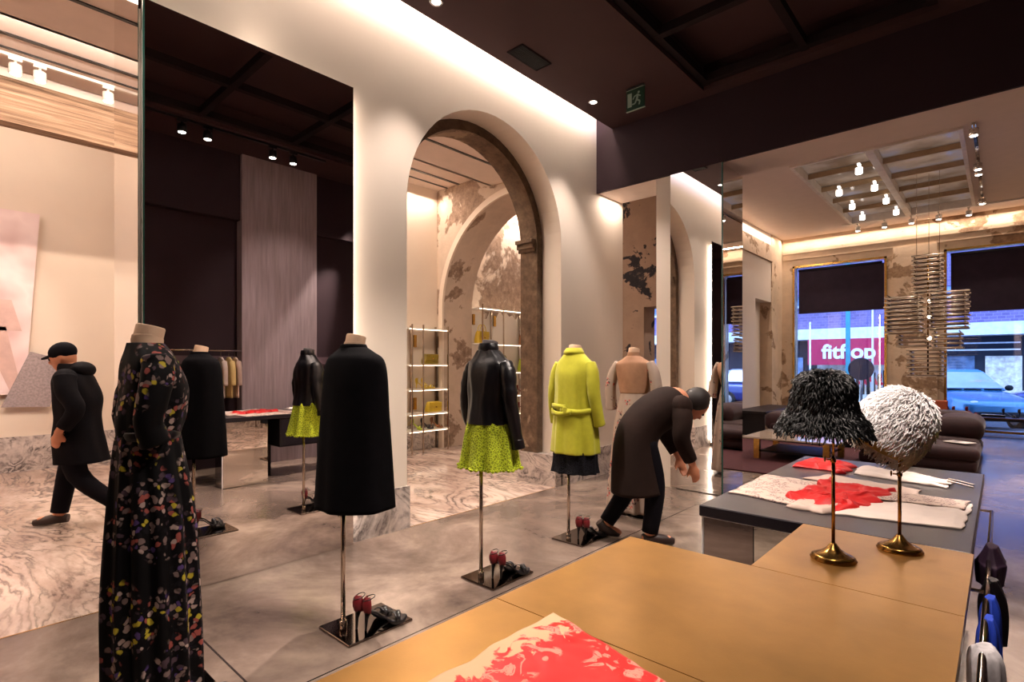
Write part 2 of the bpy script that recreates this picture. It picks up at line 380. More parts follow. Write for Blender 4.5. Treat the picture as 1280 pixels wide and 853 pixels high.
def add_tube(bm, pts, rad, n=10, flat=1.0, side=None, smooth=True):
    """tube through pts with per-point radius; flat squeezes along 'side'"""
    pts = [Vector(p) for p in pts]
    if not isinstance(rad, (list, tuple)): rad = [rad] * len(pts)
    t0 = (pts[1] - pts[0]).normalized()
    u = Vector(side) if side else (Vector((0, 0, 1)) if abs(t0.z) < .9 else Vector((1, 0, 0)))
    u = (u - t0 * u.dot(t0)).normalized()
    rings = []
    for i, p in enumerate(pts):
        t = (pts[min(i + 1, len(pts) - 1)] - pts[max(i - 1, 0)]).normalized()
        u = (u - t * u.dot(t)).normalized(); w = t.cross(u)
        rings.append([p + u * (rad[i] * flat * math.cos(2 * math.pi * k / n)) + w * (rad[i] * math.sin(2 * math.pi * k / n)) for k in range(n)])
    add_rings(bm, rings, smooth)
def add_ball(bm, c, r, n=14, sx=1, sy=1, sz=1, mtx=None):
    t = bmesh.new(); bmesh.ops.create_uvsphere(t, u_segments=n, v_segments=max(6, n // 2 + 2), radius=r)
    for f in t.faces: f.smooth = True
    m = Matrix.Translation(c) @ (mtx or Matrix()) @ Matrix.Diagonal((sx, sy, sz, 1))
    merge(bm, t, m)
def catmull(rows, sub=6):
    """smooth interpolation of tuples"""
    out = []
    n = len(rows)
    for i in range(n - 1):
        p0, p1, p2, p3 = rows[max(i - 1, 0)], rows[i], rows[i + 1], rows[min(i + 2, n - 1)]
        for s in range(sub):
            t = s / sub
            out.append(tuple(.5 * (2 * b + (c - a) * t + (2 * a - 5 * b + 4 * c - d) * t * t + (3 * b - a - 3 * c + d) * t ** 3) for a, b, c, d in zip(p0, p1, p2, p3)))
    out.append(tuple(rows[-1])); return out
def add_cloth_loft(bm, rows, n=72, folds=9, phase=0, sub=6, cap=(True, True), wob=.0, seed=0):
    """rows: (z, cx, cy, rx, ry, fold amplitude)"""
    rr = catmull(rows, sub); rings = []
    for (z, cx, cy, rx, ry, fa) in rr:
        ring = []
        for k in range(n):
            a = 2 * math.pi * k / n
            f = fa * (math.cos(folds * a + phase + z * 1.3) + .5 * math.sin(folds * 1.7 * a + 2 * z + seed) * math.sin(a))
            f += wob * noise.noise(Vector((math.cos(a) * 2 + seed, math.sin(a) * 2, z * 6)))
            ring.append(Vector((cx + (rx + f) * math.cos(a), cy + (ry + f) * math.sin(a), z)))
        rings.append(ring)
    add_rings(bm, rings, True, cap)

def obj(name, bm, m, parent=None, loc=None, normals=True):
    if normals: bmesh.ops.recalc_face_normals(bm, faces=bm.faces)
    me = bpy.data.meshes.new(name); bm.to_mesh(me); bm.free()
    if m: me.materials.append(M[m] if isinstance(m, str) else m)
    o = bpy.data.objects.new(name, me); C.objects.link(o)
    if parent: o.parent = parent
    if loc: o.location = loc
    return o
def tag(o, label, cat, group=None):
    o['label'] = label; o['category'] = cat
    if group: o['group'] = group
    return o
def thing(name, label, cat, loc=(0, 0, 0), rotz=0, group=None):
    o = bpy.data.objects.new(name, None); C.objects.link(o); o.empty_display_size = .1
    o.location = loc; o.rotation_euler = (0, 0, rotz)
    return tag(o, label, cat, group)
def struct(name, bm, m):
    o = obj(name, bm, m); o['kind'] = 'structure'; return o
def boxobj(name, m, parent, *b, r=0):
    bm = bmesh.new()
    if r: add_rbox(bm, *b, r=r)
    else: add_box(bm, *b)
    return obj(name, bm, m, parent)
def sbox(name, m, *boxes):
    bm = bmesh.new()
    for b in boxes: add_box(bm, *b)
    return struct(name, bm, m)
def dup(root, loc=None, rotz=None, label=None, group=None):
    r = root.copy(); C.objects.link(r)
    if loc: r.location = loc
    if rotz is not None: r.rotation_euler = (r.rotation_euler.x, r.rotation_euler.y, rotz)
    if label: r['label'] = label
    if group: r['group'] = group
    def rec(src, dst):
        for ch in list(src.children):
            c = ch.copy(); C.objects.link(c); c.parent = dst; rec(ch, c)
    rec(root, r)
    return r
def vary(o, **mats):
    """give copied parts their own material"""
    for c in o.children:
        k = c.name.split('.')[0]
        if k in mats:
            c.data = c.data.copy(); c.data.materials.clear(); c.data.materials.append(M[mats[k]])

XW = -3.80            # face of the main wall
# ------------------------------------------------------------------ setting: floors
sbox('floor', 'concrete', (-3.79, 3.2, -3.2, 14.9, -.12, 0))
sbox('floor_marble', 'marble_floor', (-10, -3.79, -4, 14.9, -.12, 0))
sbox('trim_1', 'gold_metal', (-3.797, -3.787, -4, 14.3, 0, .0015))
# main wall with arch
def arch_poly(y0, y1, z1, c, r, zs, n=28):
    p = [(y0, 0), (c - r, 0), (c - r, zs)]
    for i in range(1, n): a = math.pi * (1 - i / n); p.append((c + r * math.cos(a), zs + r * math.sin(a)))
    return p + [(c + r, zs), (c + r, 0), (y1, 0), (y1, z1), (y0, z1)]
bm = bmesh.new()
add_prism(bm, arch_poly(.89, 6.41, 5.0, 3.93, 1.10, 2.83), 'x', XW, -4.08)
add_box(bm, XW, -4.4, -3.2, .89, 4.3, 5.0)
add_box(bm, XW, -4.4, -3.2, -2.2, 0, 4.3)
struct('wall_left', bm, 'white_wall')
bm = bmesh.new(); add_prism(bm, arch_poly(.90, 6.40, 5.0, 3.93, 1.0, 2.83), 'x', -4.081, -4.34)
struct('wall_left_stone', bm, 'stone')
# capital moulding of the stone arch
bm = bmesh.new()
for yy, s in ((4.93, -1), (2.93, 1)):
    for (z0, z1, d) in ((2.76, 2.80, .02), (2.80, 2.86, .05), (2.86, 2.90, .08)):
        add_box(bm, -4.10, -4.36, min(yy, yy + s * d), max(yy, yy + s * d), z0, z1)
struct('trim_capital', bm, 'stone')
# marble baseboards
BH = .36
sbox('baseboard_left', 'marble_base', (XW + .018, XW, 2.27, 2.83, 0, BH), (XW + .018, -4.40, 2.83, 2.85, 0, BH),
     (XW + .018, XW, 5.01, 6.43, 0, BH), (XW + .018, -4.36, 4.90, 5.03, 0, BH), (XW + .018, -4.36, 6.41, 6.43, 0, BH))
# beam across, opening behind it
sbox('wall_beam', 'dark_paint', (XW, 3.2, 5.77, 5.80, 3.58, 4.75))
sbox('ceiling_soffit', 'ceiling_pale', (XW, 3.2, 5.80, 6.37, 3.585, 4.75))
# ceilings, dark room
bm = bmesh.new()
Z0, Z1 = 4.33, 4.36
add_box(bm, -3.57, -2.35, -3.2, 5.77, Z0, Z1); add_box(bm, -.38, 3.2, -3.2, 5.77, Z0, Z1)
add_box(bm, -2.35, -.38, 5.62, 5.77, Z0, Z1); add_box(bm, -2.35, -.38, -3.2, -2.3, Z0, Z1)
add_box(bm, -3.57, -3.55, -3.2, 5.77, Z1, 4.40)
add_box(bm, -2.36, -.37, -2.31, 5.63, 4.60, 4.62)
for x in (-2.36, -.38): add_box(bm, x, x + .01, -2.3, 5.62, Z1, 4.60)
for y in (-2.31, 5.62): add_box(bm, -2.35, -.38, y, y + .01, Z1, 4.60)
struct('ceiling', bm, 'dark_ceiling')
bm = bmesh.new()
for y in (5.56, 4.5, 3.38, 2.25, 1.12, 0, -1.12): add_box(bm, -2.35, -.38, y - .035, y + .035, 4.37, 4.45)
for x in (-2.31, -1.37, -.42): add_box(bm, x - .035, x + .035, -2.3, 5.62, 4.372, 4.452)
struct('ceiling_grid', bm, 'dark_panel')
sbox('ceiling_slot', 'white_wall', (XW - .2, -3.2, -3.2, 5.77, 4.78, 4.82))
# right dropped beam and fabric clad column, dark wall behind, rear wall
sbox('wall_right', 'dark_paint', (.38, .75, -3.2, 5.2, 3.42, 4.33), (.50, .75, -3.2, 5.2, 0, 3.42), (2.6, 2.7, -3.2, 5.8, 0, 4.4))
sbox('trim_2', 'fabric_dark', (.485, .50, -3.2, 3.0, 1.42, 1.53), (.485, .50, 4.1, 5.2, 1.42, 1.53))
sbox('column', 'fabric_column', (.32, .78, 3.0, 4.1, 0, 4.33))
sbox('wall_back', 'dark_paint', (-3.8, 2.7, -3.3, -3.2, 0, 4.8))
# mirror clad pier
sbox('wall_pier', 'white_wall', (-2.99, -2.22, 5.80, 6.36, 0, 3.585))
# transverse arch of the back room
bm = bmesh.new()
p = [(-7.3, 0), (-7.02, 0), (-7.02, 2.35)]
for i in range(1, 28):
    a = math.pi * (1 - i / 28); p.append((-5.4 + 1.62 * math.cos(a), 2.35 + 1.65 * math.sin(a)))
p += [(-3.78 - .0, 2.35), (-3.78, 2.4), (-3.78, 5), (-7.3, 5)]
p = [(max(min(x, -4.34), -7.3), z) for x, z in p]
q = []
for k in p:
    if not q or (abs(k[0] - q[-1][0]) > 1e-5 or abs(k[1] - q[-1][1]) > 1e-5): q.append(k)
add_prism(bm, q, 'y', 6.0, 6.65)
struct('wall_back_arch', bm, 'peeled2')
bm = bmesh.new(); ri = []
for i in range(0, 33):
    a = math.pi * (1 - i / 32); c_, s_ = math.cos(a), math.sin(a)
    ri.append([(-5.4 + 1.62 * c_, 5.96, 2.35 + 1.65 * s_), (-5.4 + 1.72 * c_, 5.96, 2.35 + 1.75 * s_), (-5.4 + 1.72 * c_, 6.0, 2.35 + 1.75 * s_), (-5.4 + 1.62 * c_, 6.0, 2.35 + 1.65 * s_)])
ri = [r for r in ri if r[1][0] < -4.36]
ri = [[(x, y, 0) for x, y, z in ri[0]]] + ri
add_rings(bm, ri, False); struct('trim_back_arch', bm, 'back_wall')
bm = bmesh.new()
add_box(bm, -7.4, -7.2, 4.0, 6.0, 0, 4.45); add_box(bm, -9.7, -9.6, -4, 2.01, 0, 5); add_box(bm, -9.7, -9.52, 2.01, 4.1, 0, 5)
add_box(bm, -9.7, -7.2, 4.0, 4.1, 0, 5); add_box(bm, -9.7, -3.8, -4.1, -4, 0, 5)
struct('wall_back_room', bm, 'back_wall')
sbox('wall_back_peeled', 'peeled', (-7.4, -7.2, 6.65, 12.6, 0, 4.6))
sbox('baseboard_back', 'marble_base', (-9.6, -9.575, -4, 2.01, 0, .46), (-9.52, -9.495, 1.99, 4.0, 0, .46), (-7.2, -7.16, 4.0, 6.0, 0, .40), (-7.2, -7.16, 6.65, 12.6, 0, .40))
sbox('trim_timber', 'wood', (-7.45, -7.26, -4, 4.0, 3.81, 4.25))
sbox('ceiling_back', 'ceiling_pale', (-5.90, -4.34, -4, 6.0, 4.2, 4.26), (-7.45, -5.86, -4, 6.0, 4.40, 4.46),
     (-9.7, -7.3, -4, 4.1, 4.9, 5.0), (-7.45, -7.40, -4, 4.1, 4.25, 5.0), (-5.9, -5.86, -4, 6.0, 4.2, 4.5), (-7.4, -4.3, -4.1, -4, 4.2, 5))
sbox('trim_ceiling_slot', 'black_paint', (-6.67, -6.62, -4, 6.0, 4.39, 4.401), (-5.27, -5.23, -4, 6.0, 4.19, 4.201), (-6.95, -6.92, -4, 6.0, 4.39, 4.401))
# far pilaster seen past the beam, and room beyond
sbox('wall_pilaster', 'peeled3', (-5.05, -4.62, 8.5, 8.9, 0, 4.5), (-4.62, -4.36, 8.5, 8.9, 2.42, 4.5))
# right room shell
sbox('ceiling_showroom', 'ceiling_pale', (-7.4, -2.45, 6.37, 14.9, 4.5, 4.56), (-.37, 3.2, 6.37, 14.9, 4.5, 4.56), (-2.45, -.37, 6.37, 9.1, 4.5, 4.56), (-2.45, -.37, 13.65, 14.9, 4.5, 4.56),
     (-2.5, -.32, 9.05, 13.7, 4.74, 4.78), (-2.5, -2.45, 9.1, 13.65, 4.56, 4.74), (-.37, -.32, 9.1, 13.65, 4.56, 4.74), (-2.45, -.37, 9.05, 9.1, 4.56, 4.74), (-2.45, -.37, 13.65, 13.7, 4.56, 4.74))
sbox('wall_showroom_left', 'white_wall', (-4.4, -4.05, 10.0, 12.5, 0, 4.5), (-4.4, -4.3, 12.5, 13.6, 0, 4.5), (-4.4, -4.05, 12.5, 13.6, 2.9, 4.5))
sbox('trim_showroom_left', 'far_plaster', (-4.4, -4.03, 13.6, 14.4, 0, 4.5), (-4.05, -4.0, 10.0, 13.6, 3.85, 4.22))
sbox('baseboard_showroom', 'marble_base', (-4.05, -4.03, 10, 12.5, 0, .36), (-4.42, -4.03, 9.98, 10.0, 0, .36))
sbox('wall_showroom_right', 'white_wall', (3.1, 3.2, 5.8, 14.9, 0, 4.56), (2.6, 3.2, 5.8, 5.9, 0, 3.6))
# far wall with three openings: x -7.9..-7.2 | -3.79..-1.88 | -.89..1.1
WT = 3.82
bm = bmesh.new()
for a, b_ in ((-9, -7.9), (-7.2, -3.79), (-1.88, -.89), (1.1, 3.2)): add_box(bm, a, b_, 14.4, 14.85, 0, 4.5)
for a, b_ in ((-7.9, -7.2), (-3.79, -1.88), (-.89, 1.1)): add_box(bm, a, b_, 14.4, 14.85, WT, 4.5)
add_box(bm, -4.0, 3.1, 14.33, 14.4, 4.12, 4.2); add_box(bm, -4.0, 3.1, 14.36, 14.4, 3.98, 4.12)
add_box(bm, -1.76, -1.0, 14.34, 14.4, 0, 3.98)
struct('wall_far', bm, 'far_plaster')

def window(i, x0, x1, zb, blind_z, lab):
    w = thing('window_%d' % i, lab, 'window'); w['kind'] = 'structure'; del w['category']; del w['label']
    bm = bmesh.new(); t = .045
    add_box(bm, x0, x0 + t, 14.38, 14.5, zb, WT); add_box(bm, x1 - t, x1, 14.38, 14.5, zb, WT)
    add_box(bm, x0, x1, 14.38, 14.5, WT - t, WT); add_box(bm, x0, x1, 14.38, 14.5, zb, zb + t)
    obj('window_frame', bm, 'gold_metal', w)
    boxobj('window_pane', 'clear_glass', w, x0 + t, x1 - t, 14.60, 14.612, zb + t, WT - t)
    b = boxobj('roller_blind', 'blind', None, x0 + t + .06, x1 - t - .02, 14.515, 14.525, blind_z, WT - .12)
    bar = bmesh.new(); add_tube(bar, [(x0 + .1, 14.52, WT - .1), (x1 - .1, 14.52, WT - .1)], .03, 12); obj('blind_roller', bar, 'black_paint', b)
    tag(b, lab, 'roller blind', 'roller blinds in the shop windows')
window(1, -3.79, -1.88, .05, 2.66, 'dark roller blind pulled halfway down the window that shows the pink shop sign')
window(2, -.89, 1.1, .05, 2.5, 'dark roller blind behind the rod chandelier above the window with the parked cars')
w = sbox('window_3', 'gold_metal', (-7.9, -7.86, 14.4, 14.5, 0, WT), (-7.24, -7.2, 14.4, 14.5, 0, WT))

# ------------------------------------------------------------------ mirrors
t = thing('wall_mirror', 'tall frameless wall mirror lit from behind, reflecting the dark coffered ceiling and column', 'mirror', (-3.73, .88, 0))
bm = bmesh.new(); add_box(bm, -.006, 0, .01, 1.388, .004, 3.562); obj('mirror_glass', bm, 'mirror', t)
bm = bmesh.new(); add_box(bm, -.05, -.007, .06, 1.33, .01, 3.50); obj('backing', bm, 'black_paint', t)
bm = bmesh.new(); add_box(bm, -.009, .0005, 0, .009, .004, 3.562); obj('glass_edge', bm, 'mirror_edge', t)['label'] = 'green polished glass edge'
bm = bmesh.new(); add_box(bm, -.04, -.025, 1.332, 1.345, .05, 3.50); add_box(bm, -.04, -.025, .06, 1.33, 3.502, 3.515); obj('light_strip', bm, 'led', t)
bm = bmesh.new(); add_box(bm, -4.38, -3.80, .872, .886, .004, 4.28)
tag(obj('jamb_mirror', bm, 'mirror_clear'), 'narrow mirror strip cladding the end of the wall left of the floral dress', 'mirror')
t = thing('pier_mirror', 'mirror clad square pier under the dark beam, reflecting the arch', 'mirror', (-2.505, 5.77, 0))
bm = bmesh.new(); add_box(bm, -.295, .295, 0, .012, .01, 3.575); obj('front_mirror', bm, 'mirror_clear', t)
bm = bmesh.new(); add_box(bm, .287, .298, .014, .6, .01, 3.575); obj('side_mirror', bm, 'mirror_clear', t)
bm = bmesh.new(); add_box(bm, .288, .3, -.001, .014, .01, 3.575); obj('corner_edge', bm, 'mirror_edge', t)

# ------------------------------------------------------------------ lights
def area(name, loc, rot, sx, sy, power, col=(1, .85, .68), spread=math.pi):
    l = bpy.data.lights.new(name, 'AREA'); l.shape = 'RECTANGLE'; l.size = sx; l.size_y = sy; l.energy = power; l.color = col; l.spread = spread
    o = bpy.data.objects.new(name, l); C.objects.link(o); o.location = loc; o.rotation_euler = rot; return o
def spot(loc, target, power, size=70, blend=.6, col=(1, .84, .74), rad=.035):
    l = bpy.data.lights.new('spot_beam', 'SPOT'); l.energy = power; l.spot_size = R(size); l.spot_blend = blend; l.color = col; l.shadow_soft_size = rad
    o = bpy.data.objects.new('spot_beam', l); C.objects.link(o); o.location = loc
    o.rotation_euler = (Vector(target) - Vector(loc)).to_track_quat('-Z', 'Y').to_euler(); return o
WARM = (1, .80, .665)
# cove above the main wall (in the ceiling slot)
area('cove_or_fill_light', (-3.66, 1.4, 4.62), (0, R(8), 0), .10, 8.6, 82, WARM)
area('cove_or_fill_light', (-3.70, 6.1, 3.57), (0, 0, 0), .1, .4, 5, WARM)
# behind the mirror
area('mirror_backlight', (-3.765, 2.235, 1.8), (R(90), 0, 0), .03, 3.4, 7, WARM)
area('mirror_backlight', (-3.765, 1.55, 3.515), (R(180), 0, 0), 1.2, .03, 2.5, WARM)
# back room: hidden coves and one added wall wash
area('cove_or_fill_light', (-5.94, 0, 4.30), (0, R(96), 0), .05, 7.8, 110, WARM)
area('cove_or_fill_light', (-8.3, -1.0, 4.86), (0, R(28), 0), .08, 5.5, 55, WARM)  # added wash hidden behind the timber beam, evens out the far wall
l_ = boxobj('ceiling_light_strip', 'led', None, -4.94, -4.72, -3.5, 5.9, 4.192, 4.199); tag(l_, 'long recessed ceiling light strip just behind the arch', 'strip light')
area('cove_or_fill_light', (-4.50, 2.5, 4.16), (0, 0, 0), .06, 6, 80, WARM)
area('cove_or_fill_light', (-7.05, 4.95, 4.28), (0, R(-10), 0), .06, 1.9, 22, WARM)
area('cove_or_fill_light', (-7.05, 8.6, 4.45), (0, R(-10), 0), .06, 3.6, 90, WARM)
# showroom coves
area('cove_or_fill_light', (-.6, 14.25, 4.46), (R(-12), 0, 0), 6.8, .06, 60, WARM)
area('cove_or_fill_light', (-3.93, 12.0, 4.46), (0, R(-10), 0), .06, 3.6, 25, WARM)

def downlight(x, y, z, label, power=60, tgt=None, size=85, ring='chrome'):
    t = thing('downlight', label, 'downlight', (x, y, z), 0)
    bm = bmesh.new(); add_lathe(bm, [(.055, 0), (.055, -.004), (.042, -.006), (.038, 0)], n=24); obj('trim_ring', bm, ring, t)
    bm = bmesh.new(); add_lathe(bm, [(.036, -.001), (.034, -.003)], n=20); obj('lens', bm, 'lens', t)
    spot((x, y, z - .02), tgt or (x, y, 0), power, size)
downlight(-3.36, 5.04, 4.33, 'round recessed downlight between the exit sign and the wall', 150, (-3.0, 4.9, 0), 75)
downlight(-3.37, 2.80, 4.33, 'round recessed downlight at the top edge, left of the air grille', 150, (-2.9, 2.7, 0), 75)
downlight(-3.37, .6, 4.33, 'added unseen fill downlight above the floral gown', 110, (-2.9, .6, 0), 75)  # added out of view as fill over the first mannequin
# grille
t = thing('air_grille', 'dark rectangular grille set in the dark ceiling between two downlights', 'grille', (-3.32, 3.9, 4.33), R(0))
bm = bmesh.new(); add_box(bm, -.09, .09, -.21, .21, -.004, -.001); obj('backing', bm, 'black_body', t)
bm = bmesh.new()
for k in range(9): add_box(bm, -.085 + k * .0195, -.079 + k * .0195, -.2, .2, -.010, -.004)
obj('slat', bm, 'black_paint', t)
bm = bmesh.new()
add_box(bm, -.095, -.086, -.215, .215, -.012, -.001); add_box(bm, .086, .095, -.215, .215, -.012, -.001); add_box(bm, -.086, .086, -.215, -.205, -.012, -.001); add_box(bm, -.086, .086, .205, .215, -.012, -.001)
obj('frame', bm, 'dark_panel', t)
# exit sign: pictogram (door, running figure)
t = thing('exit_sign', 'green emergency exit sign with running figure, hanging from the dark ceiling', 'exit sign', (-2.84, 5.05, 4.33)); t.scale = (.9, .9, .9)
bm = bmesh.new(); add_rbox(bm, -.12, .12, -.008, .008, -.27, -.03, r=.003, seg=1); obj('panel', bm, 'exit_green', t)
bm = bmesh.new(); add_rbox(bm, -.115, .115, -.02, .02, -.028, -.002, r=.004, seg=1); obj('mount', bm, 'black_paint', t)
for z0_, z1_ in ((-.277, -.270), (-.032, -.029)):
    bm = bmesh.new(); add_box(bm, -.12, .12, -.01, .01, z0_, z1_); obj('edge', bm, 'exit_white', t)
bm = bmesh.new(); add_box(bm, -.10, -.045, -.0105, -.0085, -.23, -.07); obj('door_symbol', bm, 'exit_white', t)
bm = bmesh.new()
def bar2(a, b, w):
    d = Vector((b[0] - a[0], b[1] - a[1])).normalized(); nx, nz = -d.y * w, d.x * w
    add_prism(bm, [(a[0] - nx, a[1] - nz), (b[0] - nx, b[1] - nz), (b[0] + nx, b[1] + nz), (a[0] + nx, a[1] + nz)], 'y', -.0105, -.0085)
add_prism(bm, [(.045 + .014 * math.cos(a * .6283), -.085 + .014 * math.sin(a * .6283)) for a in range(10)], 'y', -.0105, -.0085)
bar2((.035, -.105), (.02, -.165), .013); bar2((.03, -.11), (.07, -.135), .007); bar2((.035, -.105), (-.01, -.12), .007); bar2((-.01, -.12), (-.03, -.15), .006)
bar2((.02, -.165), (.06, -.19), .009); bar2((.06, -.19), (.05, -.23), .008); bar2((.018, -.165), (-.005, -.205), .009); bar2((-.005, -.205), (-.04, -.205), .007)
obj('running_figure', bm, 'exit_white', t)

# track spots: black ones over the tables (seen in the mirror)
def track_spot(name, label, loc, rotz, m, tgt, power, group, size=60, lens='lens'):
    t = thing(name, label, 'spotlight', loc, rotz, group)
    bm = bmesh.new(); add_box(bm, -.02, .02, -.05, .05, -.03, -.002); obj('adapter', bm, m, t)
    bm = bmesh.new(); add_tube(bm, [(0, 0, -.03), (0, 0, -.09)], .012, 10); obj('stem', bm, m, t)
    bm = bmesh.new(); add_lathe(bm, [(.02, -.06), (.05, -.065), (.052, -.15), (.045, -.155)], n=24); h = obj('lamp_head', bm, m, t)
    bm = bmesh.new(); add_lathe(bm, [(.040, -.1555), (.038, -.158)], n=20); obj('lens', bm, lens, h)
    if power: spot((loc[0], loc[1], loc[2] - .17), tgt, power, size)
    return t
boxobj('track_rail', 'black_paint', None, -.32, -.28, 1.6, 3.9, 4.305, 4.329)
tag(bpy.data.objects['track_rail'], 'black lighting track under the dark ceiling above the tables, seen in the mirror', 'lighting track')
B4 = 'black spotlights on the ceiling track'
for i, (y, tg, pw) in enumerate(((2.08, (-.55, 1.2, .8), 170), (2.36, (-2.5, 1.9, .6), 260), (3.15, (-.6, 3.0, .8), 120), (3.43, (-2.6, 3.4, .6), 300))):
    track_spot('track_spotlight', 'black spotlight on the ceiling track, ' + ['leftmost of the four in the mirror', 'second from the left of the four in the mirror', 'third from the left of the four in the mirror', 'rightmost of the four in the mirror'][i], (-.30, y, 4.31), 0, 'black_paint', tg, pw, B4)
track_spot('track_spotlight', 'added unseen black spotlight above the gold table near end', (-.30, .4, 4.31), 0, 'black_paint', (-.5, .9, .8), 170, B4)  # extra head added out of view to light the gold top

spot((.18, 5.0, 4.2), (.36, 3.2, 0), 1100, 25)  # added spot without a fixture, brightens the floor right of the tables
downlight(-.18, .9, 4.33, 'added unseen fill downlight in the dark ceiling near the camera end of the gold table', 110, (-.9, .6, .8), 70)  # fill lamp added out of view near the camera
spot((-3.36, 5.04, 4.30), (-2.2, 4.2, 0), 260, 60)
spot((-3.36, 2.8, 4.30), (-1.9, 2.4, 0), 420, 62)
spot((-2.9, 3.6, 4.30), (.32, 3.55, 2.0), 130, 40)  # added spot without a fixture, brightens the column
# white spots in the back room
boxobj('track_rail', 'white_paint', None, -7.07, -7.03, -3.5, 3.6, 4.37, 4.399)
tag(bpy.data.objects['track_rail.001'], 'white lighting track above the walking person in front of the timber beam', 'lighting track')
WS = [(.52, 'white spotlight over the walking person, leftmost on the white track'), (.70, 'white spotlight beside the leftmost one on the white track'), (1.25, 'white spotlight on the white track, third from the left'), (1.40, 'white spotlight on the white track, fourth from the left'), (-1.2, 'white spotlight reflected in the narrow jamb mirror')]
for i, (y, lb) in enumerate(WS):
    track_spot('track_spotlight', lb, (-7.05, y + .1, 4.37), 0, 'white_paint', (-6.3 + i * .2, y - .3, 0), 75, 'white spotlights on the white track', 70)
spot((-6.2, .3, 4.28), (-9.5, .25, 1.9), 190, 36)  # added hidden spot without a fixture, lights the picture
# showroom spots on the far wall
boxobj('track_rail', 'white_paint', None, -2.6, 2.2, 13.68, 13.72, 4.47, 4.499)
tag(bpy.data.objects['track_rail.002'], 'white lighting track along the far wall above the windows', 'lighting track')
for i, x in enumerate((-2.31, -1.83, -1.37, -.93, -.47)):
    track_spot('track_spotlight', 'small spotlight above the shop windows, ' + ('leftmost', 'second from the left', 'middle one', 'fourth from the left', 'rightmost')[i] + ' of the row of five', (x, 13.7, 4.47), 0, 'white_paint', (x * 1.2, 12.6, 0), 70 if i % 2 == 0 else 0, 'white spotlights above the shop windows', 90)
boxobj('track_rail', 'chrome', None, -.28, -.24, 8.7, 13.2, 4.47, 4.499)
tag(bpy.data.objects['track_rail.003'], 'lighting track right of the ceiling skylight', 'lighting track')
for i, (y, lb) in enumerate(((9.0, 'spotlight at the near end of the track right of the skylight'), (10.6, 'spotlight on the track right of the skylight, nearer of the middle pair'), (10.9, 'spotlight on the track right of the skylight, farther of the middle pair'), (12.9, 'spotlight at the far end of the track right of the skylight'))):
    track_spot('track_spotlight', lb, (-.26, y, 4.47), 0, 'chrome', (-1.2 + i * .7, y - .3, 0), 110, 'spotlights right of the skylight', 90)
downlight(1.2, 8.0, 4.5, 'added unseen fill downlight above the open floor right of the sofas', 420, (.5, 6.8, 0), 80)  # added out of view to brighten the showroom floor
downlight(-3.2, 9.0, 4.5, 'added unseen fill downlight over the low glass table', 120, size=110)  # added fill lamp, hidden from the camera

for i, (x, y, lb) in enumerate(((-1.62, 9.7, 'nearest of the white spotlights hanging in the left half of the skylight'), (-2.08, 10.7, 'left white spotlight of the second row hanging in the skylight'), (-1.58, 10.8, 'right white spotlight of the second row hanging in the skylight'), (-2.08, 11.8, 'left white spotlight of the third row hanging in the skylight'), (-1.55, 11.8, 'right white spotlight of the third row hanging in the skylight'), (-2.08, 12.8, 'left white spotlight of the farthest row in the skylight'), (-1.52, 12.8, 'right white spotlight of the farthest row in the skylight'))):
    q_ = track_spot('track_spotlight', lb, (x, y, 4.50), 0, 'lens_soft', (x, y, 0), 0, 'white spotlights hanging in the skylight')
# skylight frame + panels
t = thing('skylight', 'large framed glass skylight panel set in the pale showroom ceiling', 'skylight', (-1.41, 11.375, 4.5))
bm = bmesh.new()
for x in (-1.04, .99): add_box(bm, x, x + .05, -2.275, 2.275, -.03, .2)
for y in (-2.275, 2.225): add_box(bm, -.99, .99, y, y + .05, -.03, .2)
obj('frame', bm, 'white_paint', t)
bm = bmesh.new(); add_box(bm, -.05, .05, -2.22, 2.22, -.03, .1); obj('centre_beam', bm, 'white_paint', t)
for k in range(1, 5):
    y = -2.225 + k * .89
    for a_, b_ in ((-.99, -.05), (.05, .99)):
        bm = bmesh.new(); add_box(bm, a_, b_, y - .018, y + .018, .02, .1); obj('crossbar', bm, 'old_brass_paint', t)
for i in range(2):
    for k in range(5):
        x = -.985 if i == 0 else .055; y = -2.22 + k * .89
        bm = bmesh.new(); add_box(bm, x, x + .93, y + .035, y + .86, .11, .118); obj('pane', bm, 'pane_glow', t)

# chandelier of stacked rods
t = thing('rod_chandelier', 'tall chandelier of stacked horizontal metal rods hanging before the far windows', 'chandelier', (-.90, 11.2, 0), R(0))
def tier(cx, cy, w, z0, z1, step=.036):
    for off, mm in ((0, 'rod'), (.5, 'rod_dark')): tier1(cx, cy, w * (1 if off == 0 else .96), z0 + off * step * .5 , z1, step, mm)
def tier1(cx, cy, w, z0, z1, step, mm):
    bm = bmesh.new(); z = z0; k = 0
    while z < z1:
        for s in (-.5, .5):
            ww = w * random.uniform(.94, 1.03)
            if k % 2 == 0: add_tube(bm, [(cx - ww / 2, cy + s * w * .8, z), (cx + ww / 2, cy + s * w * .8, z)], .011, 6)
            else: add_tube(bm, [(cx + s * w * .8, cy - ww / 2, z), (cx + s * w * .8, cy + ww / 2, z)], .011, 6)
        z += step; k += 1
    obj('rod_tier', bm, mm, t)
tier(.0, 0, .42, 2.62, 3.22); tier(-.32, .0, .52, 1.95, 2.58); tier(.26, .05, .54, 2.0, 2.60); tier(-.20, .1, .46, 1.72, 1.92); tier(.26, -.1, .40, 1.68, 1.96); tier(-.02, 0, .50, 1.22, 1.66)
bm = bmesh.new()
for x, y in ((-.15, 0), (.15, 0), (0, .15)): add_tube(bm, [(x, y, 3.2), (x, y, 4.62)], .004, 6)
obj('wire', bm, 'steel', t)
bm = bmesh.new()
